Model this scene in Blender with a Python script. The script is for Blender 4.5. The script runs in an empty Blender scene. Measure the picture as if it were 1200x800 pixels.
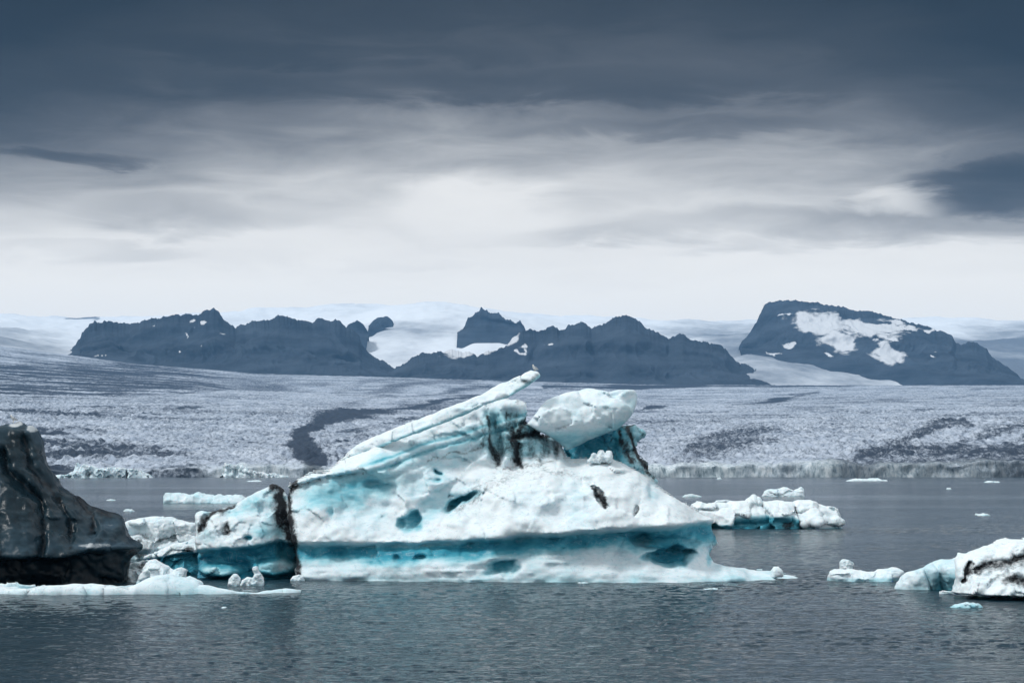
import bpy, bmesh, math, random
import numpy as np

random.seed(4)
scene = bpy.context.scene
COL = scene.collection

# ------------------------------------------------------------------ camera
F_PX, CAM_H, HORIZON = 2333.0, 8.0, 550.0
PITCH = math.atan((HORIZON - 400.0) / F_PX)
CP, SP = math.cos(PITCH), math.sin(PITCH)
cam_d = bpy.data.cameras.new('camera')
cam = bpy.data.objects.new('camera', cam_d)
COL.objects.link(cam)
cam.location = (0, 0, CAM_H)
cam.rotation_euler = (math.pi / 2 + PITCH, 0, 0)
cam_d.sensor_width = 36.0
cam_d.lens = 36.0 * F_PX / 1200.0
cam_d.clip_start = 0.5
cam_d.clip_end = 120000
scene.camera = cam


def at(u, v, Y):
    """photo pixel (1200x800) on the vertical plane at distance Y -> x, z"""
    u = np.asarray(u, float); v = np.asarray(v, float)
    k = (400.0 - v) / F_PX
    yc = CP - SP * k
    t = Y / yc
    return t * (u - 600.0) / F_PX, CAM_H + t * (SP + CP * k)


def px(x, Y, z):
    r = z - CAM_H
    fc = Y * CP + r * SP
    return 600.0 + F_PX * x / fc, 400.0 - F_PX * (-Y * SP + r * CP) / fc


def dist_of_waterline(v):
    k = (400.0 - v) / F_PX
    return -CAM_H * (CP - SP * k) / (SP + CP * k)


# ------------------------------------------------------------------ numeric helpers
def sstep(a, b, x):
    t = np.clip((x - a) / (b - a), 0, 1)
    return t * t * (3 - 2 * t)


def _hash(ix, iy, iz, seed):
    h = (ix * 374761393 + iy * 668265263 + iz * 2147483647 + seed * 1274126177) & 0xFFFFFFFF
    h = ((h ^ (h >> 13)) * 1274126177) & 0xFFFFFFFF
    h = ((h ^ (h >> 16)) * 2246822519) & 0xFFFFFFFF
    return ((h ^ (h >> 15)) & 0xFFFF) / 32767.5 - 1.0


def noise(x, y, z=0.0, seed=0):
    x, y, z = np.broadcast_arrays(np.asarray(x, float), np.asarray(y, float), np.asarray(z, float))
    fx, fy, fz = np.floor(x), np.floor(y), np.floor(z)
    ix, iy, iz = fx.astype(np.int64), fy.astype(np.int64), fz.astype(np.int64)
    tx, ty, tz = x - fx, y - fy, z - fz
    tx = tx * tx * tx * (tx * (tx * 6 - 15) + 10)
    ty = ty * ty * ty * (ty * (ty * 6 - 15) + 10)
    tz = tz * tz * tz * (tz * (tz * 6 - 15) + 10)
    r = 0
    for dx in (0, 1):
        wx = tx if dx else 1 - tx
        for dy in (0, 1):
            wy = ty if dy else 1 - ty
            for dz in (0, 1):
                wz = tz if dz else 1 - tz
                r = r + wx * wy * wz * _hash(ix + dx, iy + dy, iz + dz, seed)
    return r


def fbm(x, y, z=0.0, oct=4, seed=0, gain=0.5):
    a, s, t = 1.0, 0.0, 0.0
    for o in range(oct):
        s = s + a * noise(x * 2 ** o + o * 17.3, y * 2 ** o - o * 9.1, z * 2 ** o + o * 4.7, seed + o)
        t += a
        a *= gain
    return s / t * 1.5


def ridged(x, y, oct=4, seed=0):
    a, s, t = 1.0, 0.0, 0.0
    for o in range(oct):
        s = s + a * (1 - np.abs(noise(x * 2 ** o + 3.1 * o, y * 2 ** o + 7.7 * o, o * 5.5, seed + o)) * 2)
        t += a
        a *= 0.5
    return s / t


def rbf(points, u, v, scale=60.0):
    p = np.array(points, float)
    n = len(p)
    def phi(d):
        return np.where(d > 1e-9, d * d * np.log(np.maximum(d, 1e-9)), 0.0)
    X = p[:, :2] / scale
    K = phi(np.sqrt(((X[:, None] - X[None]) ** 2).sum(-1))) + np.eye(n) * 0.02
    Pm = np.c_[np.ones(n), X]
    A = np.block([[K, Pm], [Pm.T, np.zeros((3, 3))]])
    w = np.linalg.solve(A, np.r_[p[:, 2], 0, 0, 0])
    uu, vv = u / scale, v / scale
    r = w[n] + w[n + 1] * uu + w[n + 2] * vv
    for i in range(n):
        r = r + w[i] * phi(np.hypot(uu - X[i, 0], vv - X[i, 1]))
    return r


def seg_dist(u, v, pts):
    """distance to a polyline and the position 0..1 along it"""
    best = np.full(np.shape(u), 1e9)
    pos = np.zeros(np.shape(u))
    n = len(pts) - 1
    for i in range(n):
        a, b = pts[i], pts[i + 1]
        dx, dy = b[0] - a[0], b[1] - a[1]
        t = np.clip(((u - a[0]) * dx + (v - a[1]) * dy) / (dx * dx + dy * dy + 1e-9), 0, 1)
        d = np.hypot(u - a[0] - t * dx, v - a[1] - t * dy)
        m = d < best
        best = np.where(m, d, best)
        pos = np.where(m, (i + t) / n, pos)
    return best, pos


def stroke(u, v, pts, widths, soft=0.6):
    d, t = seg_dist(u, v, pts)
    w = np.interp(t, np.linspace(0, 1, len(widths)), widths)
    return 1 - sstep(w * (1 - soft), w * (1 + soft), d)


def smear(u, v, pts, widths):
    d, t = seg_dist(u, v, pts)
    w = np.interp(t, np.linspace(0, 1, len(widths)), widths)
    return .80 * np.exp(-(d / (w * 1.05)) ** 2) + .26 * np.exp(-(d / (w * 2.6 + 1)) ** 2)


def blob(u, v, cu, cv, ru, rv, ang=0.0, soft=0.5):
    c, s = math.cos(math.radians(ang)), math.sin(math.radians(ang))
    a = ((u - cu) * c + (v - cv) * s) / ru
    b = (-(u - cu) * s + (v - cv) * c) / rv
    return 1 - sstep(1 - soft, 1 + soft, np.hypot(a, b))


def poly_sdf(px_, py_, poly):
    P = np.array(poly, float)
    d = np.full(px_.shape, 1e18)
    inside = np.zeros(px_.shape, bool)
    n = len(P)
    for i in range(n):
        a, b = P[i], P[(i + 1) % n]
        dx, dy = b - a
        t = np.clip(((px_ - a[0]) * dx + (py_ - a[1]) * dy) / (dx * dx + dy * dy + 1e-12), 0, 1)
        d = np.minimum(d, (px_ - a[0] - t * dx) ** 2 + (py_ - a[1] - t * dy) ** 2)
        if abs(dy) > 1e-12:
            c = ((a[1] > py_) != (b[1] > py_)) & (px_ < dx * (py_ - a[1]) / dy + a[0])
            inside ^= c
    d = np.sqrt(d)
    return np.where(inside, -d, d)


def facets(u, v, size, off, tilt, seed):
    """broken faces: every cell of a jittered grid gets its own offset and tilt"""
    x = u / size + .35 * fbm(u / size * .6, v / size * .6, seed + .3, 2, seed)
    y = v / size * 1.25 + .35 * fbm(u / size * .6, v / size * .6, seed + 5.3, 2, seed)
    fx, fy = np.floor(x), np.floor(y)
    best = np.full(np.shape(x), 1e9); val = np.zeros(np.shape(x))
    for i in (-1, 0, 1):
        for j in (-1, 0, 1):
            cx, cy = (fx + i).astype(np.int64), (fy + j).astype(np.int64)
            jx, jy = cx + .5 + .42 * _hash(cx, cy, 1, seed), cy + .5 + .42 * _hash(cx, cy, 2, seed)
            d = (x - jx) ** 2 + (y - jy) ** 2
            p = off * _hash(cx, cy, 3, seed) + tilt * (_hash(cx, cy, 4, seed) * (x - jx) + _hash(cx, cy, 5, seed) * (y - jy))
            m = d < best
            best = np.where(m, d, best); val = np.where(m, p, val)
    return val


def surface_nets(f, org, h):
    ins = f < 0
    nx, ny, nz = f.shape
    c = np.zeros((nx - 1, ny - 1, nz - 1), np.uint8)
    offs = [(i, j, k) for i in (0, 1) for j in (0, 1) for k in (0, 1)]
    for i, j, k in offs:
        c += ins[i:nx - 1 + i, j:ny - 1 + j, k:nz - 1 + k]
    I, J, K = np.nonzero((c > 0) & (c < 8))
    idx = np.full(c.shape, -1, np.int32)
    idx[I, J, K] = np.arange(len(I))
    val = {o: f[I + o[0], J + o[1], K + o[2]].astype(np.float64) for o in offs}
    acc = np.zeros((len(I), 3)); cnt = np.zeros(len(I))
    for a in offs:
        for ax in range(3):
            if a[ax] == 0:
                b = list(a); b[ax] = 1; b = tuple(b)
                va, vb = val[a], val[b]
                m = (va < 0) != (vb < 0)
                t = np.where(m, va / np.where(m, va - vb, 1), 0)
                for q in range(3):
                    acc[:, q] += np.where(m, a[q] + (t if q == ax else 0), 0)
                cnt += m
    V = (np.c_[I, J, K] + acc / cnt[:, None]) * h + np.array(org)
    quads = []
    for ax in range(3):
        sl0 = [slice(1, None)] * 3; sl1 = [slice(1, None)] * 3
        sl0[ax] = slice(0, -1); sl1[ax] = slice(1, None)
        a, b = ins[tuple(sl0)], ins[tuple(sl1)]
        o = [1, 1, 1]; o[ax] = 0
        E = np.argwhere(a != b)
        flip = a[E[:, 0], E[:, 1], E[:, 2]]
        E = E + np.array(o)
        b1, b2 = (ax + 1) % 3, (ax + 2) % 3
        lim = np.array([nx - 1, ny - 1, nz - 1])
        ok = (E[:, b1] < lim[b1]) & (E[:, b2] < lim[b2]) & (E[:, ax] < lim[ax])
        E, flip = E[ok], flip[ok]
        def g(d1, d2):
            q = E.copy(); q[:, b1] -= d1; q[:, b2] -= d2
            return idx[q[:, 0], q[:, 1], q[:, 2]]
        Q = np.c_[g(1, 1), g(0, 1), g(0, 0), g(1, 0)]
        Q = np.where(flip[:, None], Q, Q[:, ::-1])
        quads.append(Q[(Q >= 0).all(1)])
    return V, np.concatenate(quads)


def normals(V, Q):
    n = np.cross(V[Q[:, 2]] - V[Q[:, 0]], V[Q[:, 3]] - V[Q[:, 1]])
    N = np.zeros_like(V)
    for k in range(Q.shape[1]):
        for q in range(3):
            N[:, q] += np.bincount(Q[:, k], n[:, q], len(V))
    return N / np.maximum(np.linalg.norm(N, axis=1, keepdims=True), 1e-9)


def mesh_object(name, V, Q, mat, attrs=None, parent=None, smooth=True):
    me = bpy.data.meshes.new(name)
    k = Q.shape[1]
    me.vertices.add(len(V)); me.loops.add(Q.size); me.polygons.add(len(Q))
    me.vertices.foreach_set('co', np.ascontiguousarray(V, np.float32).ravel())
    me.loops.foreach_set('vertex_index', np.ascontiguousarray(Q, np.int32).ravel())
    me.polygons.foreach_set('loop_start', np.arange(0, Q.size, k, dtype=np.int32))
    me.polygons.foreach_set('loop_total', np.full(len(Q), k, np.int32))
    me.polygons.foreach_set('use_smooth', np.full(len(Q), smooth))
    me.update(calc_edges=True)
    for an, a in (attrs or {}).items():
        at_ = me.attributes.new(an, 'FLOAT', 'POINT')
        at_.data.foreach_set('value', np.ascontiguousarray(np.clip(a, 0, 1), np.float32).ravel())
    me.materials.append(mat)
    o = bpy.data.objects.new(name, me)
    COL.objects.link(o)
    if parent:
        o.parent = parent
    return o


def tag(o, label, cat, group=None, kind=None):
    o['label'] = label
    o['category'] = cat
    if group: o['group'] = group
    if kind: o['kind'] = kind
    return o


def empty(name, loc):
    o = bpy.data.objects.new(name, None)
    COL.objects.link(o)
    o.location = loc
    o.empty_display_size = 0.5
    return o


def grid_quads(nr, nc):
    i = np.arange(nr * nc).reshape(nr, nc)
    return np.stack([i[:-1, :-1], i[:-1, 1:], i[1:, 1:], i[1:, :-1]], -1).reshape(-1, 4)


# ------------------------------------------------------------------ materials
def node_mat(name):
    m = bpy.data.materials.new(name)
    m.use_nodes = True
    nt = m.node_tree
    b = nt.nodes['Principled BSDF']
    return m, nt, b


def N(nt, typ, **kw):
    n = nt.nodes.new(typ)
    for k, v in kw.items():
        if k.startswith('i_'):
            n.inputs[k[2:].replace('_', ' ')].default_value = v
        else:
            setattr(n, k, v)
    return n


def math_node(nt, op, a, b=None, c=None, clamp=False):
    n = nt.nodes.new('ShaderNodeMath'); n.operation = op; n.use_clamp = clamp
    for i, s in enumerate((a, b, c)):
        if s is None: continue
        if hasattr(s, 'is_output'): nt.links.new(s, n.inputs[i])
        else: n.inputs[i].default_value = s
    return n.outputs[0]


def maprange(nt, s, a, b, c=0.0, d=1.0, smooth=True):
    n = nt.nodes.new('ShaderNodeMapRange')
    n.interpolation_type = 'SMOOTHSTEP' if smooth else 'LINEAR'
    nt.links.new(s, n.inputs[0])
    for i, x in zip((1, 2, 3, 4), (a, b, c, d)): n.inputs[i].default_value = x
    return n.outputs[0]


def ramp(nt, s, stops):
    n = nt.nodes.new('ShaderNodeValToRGB')
    nt.links.new(s, n.inputs[0])
    e = n.color_ramp.elements
    while len(e) < len(stops): e.new(0.5)
    for el, (p, c) in zip(e, stops):
        el.position = p; el.color = (*c, 1)
    return n.outputs[0]


def mix(nt, fac, a, b):
    n = nt.nodes.new('ShaderNodeMix'); n.data_type = 'RGBA'
    for s, i in ((fac, 0), (a, 6), (b, 7)):
        if hasattr(s, 'is_output'): nt.links.new(s, n.inputs[i])
        else: n.inputs[i].default_value = (*s, 1) if isinstance(s, tuple) else s
    return n.outputs[2]


def tex_noise(nt, scale, detail=4, rough=0.55, vec=None, scl=None, dist=0.0):
    n = N(nt, 'ShaderNodeTexNoise')
    n.inputs['Scale'].default_value = scale
    n.inputs['Detail'].default_value = detail
    n.inputs['Roughness'].default_value = rough
    n.inputs['Distortion'].default_value = dist
    if vec is None:
        vec = N(nt, 'ShaderNodeTexCoord').outputs['Object']
    if scl:
        mp = N(nt, 'ShaderNodeMapping'); mp.inputs['Scale'].default_value = scl
        nt.links.new(vec, mp.inputs[0]); vec = mp.outputs[0]
    nt.links.new(vec, n.inputs['Vector'])
    return n.outputs['Fac']


BLUES = [(0.42, (0.36, 0.62, 0.69)), (0.7, (0.075, 0.36, 0.46)), (1.0, (0.018, 0.20, 0.30))]


def ice_material(name, white=(0.72, 0.79, 0.82), scale=1.0, dirtcol=(0.022, 0.024, 0.028), blues=BLUES, sss=0.22):
    m, nt, b = node_mat(name)
    blue = N(nt, 'ShaderNodeAttribute', attribute_name='blue').outputs['Fac']
    dirt = N(nt, 'ShaderNodeAttribute', attribute_name='dirt').outputs['Fac']
    clean = 1.0 if sss else 0.0
    n1 = tex_noise(nt, 0.55 * scale, 6, 0.6)
    n2 = tex_noise(nt, 4.0 * scale, 5, 0.65)
    streak = tex_noise(nt, 1.6 * scale, 4, 0.6, scl=(1.0, 1.0, 3.0))
    bl = math_node(nt, 'ADD', blue, math_node(nt, 'MULTIPLY', math_node(nt, 'SUBTRACT', n1, 0.5), 0.5))
    bl = math_node(nt, 'ADD', bl, math_node(nt, 'MULTIPLY', math_node(nt, 'SUBTRACT', streak, 0.5), 0.35), clamp=True)
    c = ramp(nt, bl, [(0.0, white), (0.16, tuple(np.array(white) * ((.90, .955, .98) if sss else (.075, .135, .185))))] + blues)
    vn = tex_noise(nt, .7 * scale, 5, .55, None, (1.0, 1.0, 1.7), 1.2)
    vein = maprange(nt, math_node(nt, 'ABSOLUTE', math_node(nt, 'SUBTRACT', vn, .5)), 0.0, .022, .55 * clean, 0)
    c = mix(nt, math_node(nt, 'MULTIPLY', vein, maprange(nt, n2, .42, .58)), c, (white[0] * .45, white[1] * .60, white[2] * .66))
    grit = math_node(nt, 'ADD', math_node(nt, 'MULTIPLY', math_node(nt, 'SUBTRACT', n2, 0.52), 1.2), math_node(nt, 'MULTIPLY', math_node(nt, 'SUBTRACT', n1, 0.5), 0.8))
    dm = math_node(nt, 'ADD', dirt, math_node(nt, 'MULTIPLY', grit, math_node(nt, 'MULTIPLY_ADD', dirt, 3.0, 0.30, clamp=True)))
    dfac = maprange(nt, dm, 0.22, 1.0)
    c = mix(nt, dfac, c, dirtcol)
    spk = maprange(nt, tex_noise(nt, 9.0 * scale, 3, 0.7), 0.68, 0.80, 0, 0.35 * clean)
    c = mix(nt, math_node(nt, 'MULTIPLY', spk, maprange(nt, n1, 0.45, 0.62)), c, (0.30, 0.31, 0.33))
    nt.links.new(c, b.inputs['Base Color'])
    b.inputs['Specular IOR Level'].default_value = 0.35
    b.inputs['IOR'].default_value = 1.31
    nt.links.new(maprange(nt, bl, 0.2, 0.8, 0.62 if sss else .46, 0.32 if sss else .24), b.inputs['Roughness'])
    if sss:
        b.inputs['Subsurface Weight'].default_value = sss
        b.inputs['Subsurface Radius'].default_value = (0.30, 0.80, 1.0)
        b.inputs['Subsurface Scale'].default_value = 0.3
    bp = N(nt, 'ShaderNodeBump')
    bp.inputs['Strength'].default_value = 0.26
    bp.inputs['Distance'].default_value = 0.14 / scale
    hn = math_node(nt, 'ADD', math_node(nt, 'MULTIPLY', tex_noise(nt, 2.2 * scale, 6, 0.62), 1.0),
                   math_node(nt, 'MULTIPLY', n2, 0.4))
    nt.links.new(hn, bp.inputs['Height'])
    nt.links.new(bp.outputs[0], b.inputs['Normal'])
    return m


ICE = ice_material('glacial_ice')
DARK = ice_material('shaded_ash_ice', white=(0.46, 0.50, 0.52), dirtcol=(0.004, 0.008, 0.012), sss=0,
                    blues=[(0.42, (0.019, 0.043, 0.061)), (0.7, (0.009, 0.022, 0.031)), (1.0, (0.005, 0.011, 0.016))])  # ash tint plus cloud shade and edge darkening, painted into the ice colour


def rock_material():
    m, nt, b = node_mat('dark_basalt')
    snow = N(nt, 'ShaderNodeAttribute', attribute_name='snow').outputs['Fac']
    n = tex_noise(nt, 0.004, 8, 0.65)
    strat = tex_noise(nt, 0.0025, 6, 0.6, scl=(1, 1, 7))
    c = ramp(nt, math_node(nt, 'ADD', math_node(nt, 'MULTIPLY', n, 0.5), math_node(nt, 'MULTIPLY', strat, 0.5)),
             [(0.38, (0.014, 0.022, 0.034)), (0.62, (0.050, 0.068, 0.092))])  # blue-grey rock also carries some haze tint in its colour
    sf = math_node(nt, 'ADD', snow, math_node(nt, 'MULTIPLY', math_node(nt, 'SUBTRACT', tex_noise(nt, 0.016, 8, 0.75), 0.5), 1.5))
    c = mix(nt, maprange(nt, sf, 0.36, 0.80), c, (0.56, 0.585, 0.615))
    nt.links.new(c, b.inputs['Base Color'])
    b.inputs['Roughness'].default_value = 0.9
    b.inputs['Specular IOR Level'].default_value = 0.1
    bp = N(nt, 'ShaderNodeBump'); bp.inputs['Strength'].default_value = 0.7; bp.inputs['Distance'].default_value = 14
    nt.links.new(tex_noise(nt, 0.012, 8, 0.65), bp.inputs['Height'])
    nt.links.new(bp.outputs[0], b.inputs['Normal'])
    return m


def glacier_material(name, dirty=True):
    m, nt, b = node_mat(name)
    mor = N(nt, 'ShaderNodeAttribute', attribute_name='moraine').outputs['Fac']
    wht = N(nt, 'ShaderNodeAttribute', attribute_name='cliff').outputs['Fac']
    if dirty:
        n1 = tex_noise(nt, 0.17, 5, 0.78, scl=(1.0, 0.40, 1.0))
        n2 = tex_noise(nt, 0.012, 6, 0.65, scl=(0.6, 0.35, 1.0))
        s = math_node(nt, 'ADD', math_node(nt, 'MULTIPLY', n1, 1.75), math_node(nt, 'MULTIPLY', n2, 0.5))
        s = math_node(nt, 'ADD', math_node(nt, 'SUBTRACT', s, 1.1), math_node(nt, 'MULTIPLY', mor, 0.95))
        fac = maprange(nt, s, -0.03, 0.55)
        tone = ramp(nt, tex_noise(nt, 0.02, 5, 0.6), [(0.3, (0.29, 0.345, 0.43)), (0.7, (0.53, 0.59, 0.67))])
        c = mix(nt, fac, tone, (0.032, 0.046, 0.070))
        cl = ramp(nt, tex_noise(nt, 0.22, 5, 0.75, scl=(1, 1, 0.30)), [(0.34, (0.13, 0.18, 0.21)), (0.46, (0.42, 0.51, 0.55)), (0.60, (0.74, 0.80, 0.82))])
        c = mix(nt, wht, c, cl)
    else:
        n1 = tex_noise(nt, 0.0016, 7, 0.65, scl=(1.0, 0.35, 3.0))
        s = math_node(nt, 'ADD', math_node(nt, 'SUBTRACT', n1, 0.5), math_node(nt, 'MULTIPLY', mor, 0.9))
        fac = maprange(nt, s, -0.02, 0.55)
        c = mix(nt, fac, (0.67, 0.715, 0.765), (0.13, 0.16, 0.205))  # the grey patches also paint shading onto the snow
    nt.links.new(c, b.inputs['Base Color'])
    b.inputs['Roughness'].default_value = 0.8
    b.inputs['Specular IOR Level'].default_value = 0.15
    return m


def water_material():
    m, nt, b = node_mat('lagoon_water')
    co = N(nt, 'ShaderNodeTexCoord').outputs['Object']
    w1 = tex_noise(nt, 0.8, 5, 0.6, co, (1.0, 1.5, 1.0), 0.4)
    w2 = tex_noise(nt, 2.2, 4, 0.6, co, (1.0, 1.5, 1.0), 0.3)
    w3 = tex_noise(nt, 0.16, 3, 0.5, co, (1.0, 2.0, 1.0))
    h = math_node(nt, 'ADD', math_node(nt, 'MULTIPLY', w1, 0.42), math_node(nt, 'MULTIPLY', w2, 0.13))
    h = math_node(nt, 'ADD', h, math_node(nt, 'MULTIPLY', w3, 0.35))
    calm = tex_noise(nt, 0.006, 4, 0.55, co, (0.22, 1.6, 1.0), 0.2)      # wind lanes: smooth and ruffled water
    bp = N(nt, 'ShaderNodeBump')
    nt.links.new(maprange(nt, calm, 0.36, 0.62, 0.35, 1.0), bp.inputs['Strength'])
    bp.inputs['Distance'].default_value = 1.0
    nt.links.new(h, bp.inputs['Height'])
    nt.links.new(bp.outputs[0], b.inputs['Normal'])
    b.inputs['Base Color'].default_value = (0.006, 0.030, 0.047, 1)
    b.inputs['Roughness'].default_value = 0.10
    b.inputs['IOR'].default_value = 1.333
    return m


ROCK = rock_material()
GLAC = glacier_material('crevassed_ice')
CAP = glacier_material('snowy_ice', dirty=False)


# ------------------------------------------------------------------ ice builder
def ice(name, Y0, poly, Ffn, thick, h, parent=None, blue=None, dirt=None, rnd=1.0, amp=0.10, freq=0.9,
        mat=ICE, sil_amp=0.12, seed=0, zmin=-1.6, attr_dirt0=0.0, ground=None, wet=.45):
    """closed ice body: traced outline at distance Y0, sculpted front F(u,v) metres towards the viewer, rounded back"""
    pu = np.array(poly, float)
    wx, wz = at(pu[:, 0], pu[:, 1], Y0)
    x0, x1 = wx.min() - 4 * h - sil_amp * 2, wx.max() + 4 * h + sil_amp * 2
    z0, z1 = zmin if ground is None else wz.min() - 3 * h, wz.max() + 4 * h + sil_amp * 2
    xs = np.arange(x0, x1 + h, h); zs = np.arange(z0, z1 + h, h)
    X, Z = np.meshgrid(xs, zs, indexing='ij')
    S = poly_sdf(X, Z, np.c_[wx, wz])
    S = S + sil_amp * fbm(X * 0.8, Z * 0.8, seed + .5, 4, seed + 7)
    U, Vv = px(X, Y0, Z)
    Fr = Ffn(U, Vv)
    t = np.clip(-S / rnd, 0, 1)
    edge = 1 - np.sqrt(np.clip(1 - (1 - t) ** 2, 0, 1))
    Fr = Fr - rnd * edge
    B = thick * (0.25 + 0.75 * sstep(0, 1, np.clip(-S / (thick * 0.8), 0, 1))) + 0.8 * fbm(X * .25, Z * .25, 3.3, 3, seed + 21)
    B = np.maximum(B, -Fr - rnd * edge * .6 + .5 + .5 * thick * sstep(0, 1, np.clip(-S / (thick * .7), 0, 1)))
    gx, gz = np.gradient(Fr, h)
    gF = 1 / np.sqrt(1 + np.minimum(gx * gx + gz * gz, 30))
    d0, d1 = -Fr[S < 0].max() - 4 * h, B[S < 0].max() + 4 * h
    ds = np.arange(d0, d1 + h, h)
    f = np.maximum((-Fr[:, None, :] - ds[None, :, None]) * gF[:, None, :], S[:, None, :])
    f = np.maximum(f, (ds[None, :, None] - B[:, None, :]) * 0.7).astype(np.float32)
    f[:, :, 0] = np.maximum(f[:, :, 0], 0.01 * h)
    V, Q = surface_nets(f, (x0, d0, z0), h)
    nrm = normals(V, Q)
    u, v = px(V[:, 0], Y0, V[:, 2])
    fz = freq
    dsp = amp * fbm(V[:, 0] * fz, V[:, 1] * fz, V[:, 2] * fz, 4, seed + 3)
    dsp = dsp + amp * .9 * (1 - 2.2 * np.abs(noise(V[:, 0] * fz * .7 + .4 * dsp / amp, V[:, 1] * fz * .7, V[:, 2] * fz * .9, seed + 33)))
    dsp = dsp + amp * .35 * (1 - 2.2 * np.abs(noise(V[:, 0] * fz * 2.1, V[:, 1] * fz * 2.1, V[:, 2] * fz * 2.6, seed + 34)))
    V = V + nrm * dsp[:, None]
    nrm = normals(V, Q)
    A = {}
    A['blue'] = blue(u, v, V, nrm) if blue else np.zeros(len(V))
    if ground is None:
        A['blue'] = A['blue'] + .11 * (1 - sstep(.05, .05 + wet, V[:, 2]))          # wave-washed rim at the water
    A['dirt'] = (dirt(u, v, V, nrm) if dirt else np.zeros(len(V))) + attr_dirt0
    V = V + np.array([0, Y0, 0])
    loc = np.array([V[:, 0].mean(), Y0, 0.0])
    if parent is not None:
        loc = np.array(parent.location)
    o = mesh_object(name, V - loc, Q, mat, A, parent)
    if parent is None:
        o.location = loc
    return o


# ================================================================== MAIN ICEBERG
YM = 147.0
main = empty('iceberg', (0, YM, 0))
tag(main, 'largest iceberg, white over a blue undercut, with a slanting slab peak', 'iceberg')

LIPU = [330, 352, 400, 450, 500, 560, 610, 660, 700, 760, 800, 842, 860]
LIPV = [636, 634, 634, 634, 632, 628, 623, 619, 617, 615, 613, 611, 611]
body_pts = [
    (335, 560, -2.5), (345, 572, -.6), (335, 600, -0.6), (345, 632, .6), (380, 550, -2.2), (385, 566, -.2), (390, 582, -0.7), (400, 605, 0.4), (400, 634, 1.6),
    (420, 528, -3.4), (430, 548, -0.6), (440, 566, -0.6), (450, 590, 0.0), (455, 632, 2.0),
    (470, 505, -4.2), (480, 530, -1.8), (480, 560, -0.6), (480, 585, 0.0), (490, 605, 0.7), (500, 632, 2.6),
    (540, 480, -4.5), (540, 510, -2.6), (530, 540, -1.6), (525, 565, -0.6), (530, 592, .8), (540, 612, 2.2), (545, 628, 3.0),
    (580, 470, -4.2), (580, 505, -3.0), (575, 535, -2.6), (570, 552, -1.3), (590, 575, 1.4), (600, 600, 3.4), (600, 623, 4.2),
    (620, 475, -4.0), (620, 505, -3.4), (615, 530, -3.2), (620, 548, -1.0), (640, 565, 1.8), (650, 590, 4.0), (650, 620, 5.0),
    (660, 530, -4.5), (665, 542, -2.5), (700, 535, -3.5), (700, 550, -.4), (695, 575, 2.6), (700, 600, 4.3), (700, 618, 5.2),
    (740, 542, -3.4), (745, 560, -0.2), (750, 590, 3.0), (755, 614, 4.4), (775, 565, -3.2), (790, 590, 0.4), (800, 612, 3.0),
    (820, 600, -2.4), (840, 612, -1.0), (845, 625, -1.6),
]
SHU = [330, 360, 420, 500, 600, 700, 780, 830, 860, 900, 940]
SHF = [.8, 1.7, 2.4, 3.4, 4.3, 4.9, 4.8, 4.2, 3.0, 1.6, .3]
STRATA = [(330, 590), (420, 561), (500, 535), (560, 515), (620, 498)]


def hole_warp(u, v):
    return u + 7 * fbm(u / 16, v / 13, 7.0, 3, 18), v + 4 * fbm(u / 15, v / 12, 9.0, 3, 19)


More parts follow.
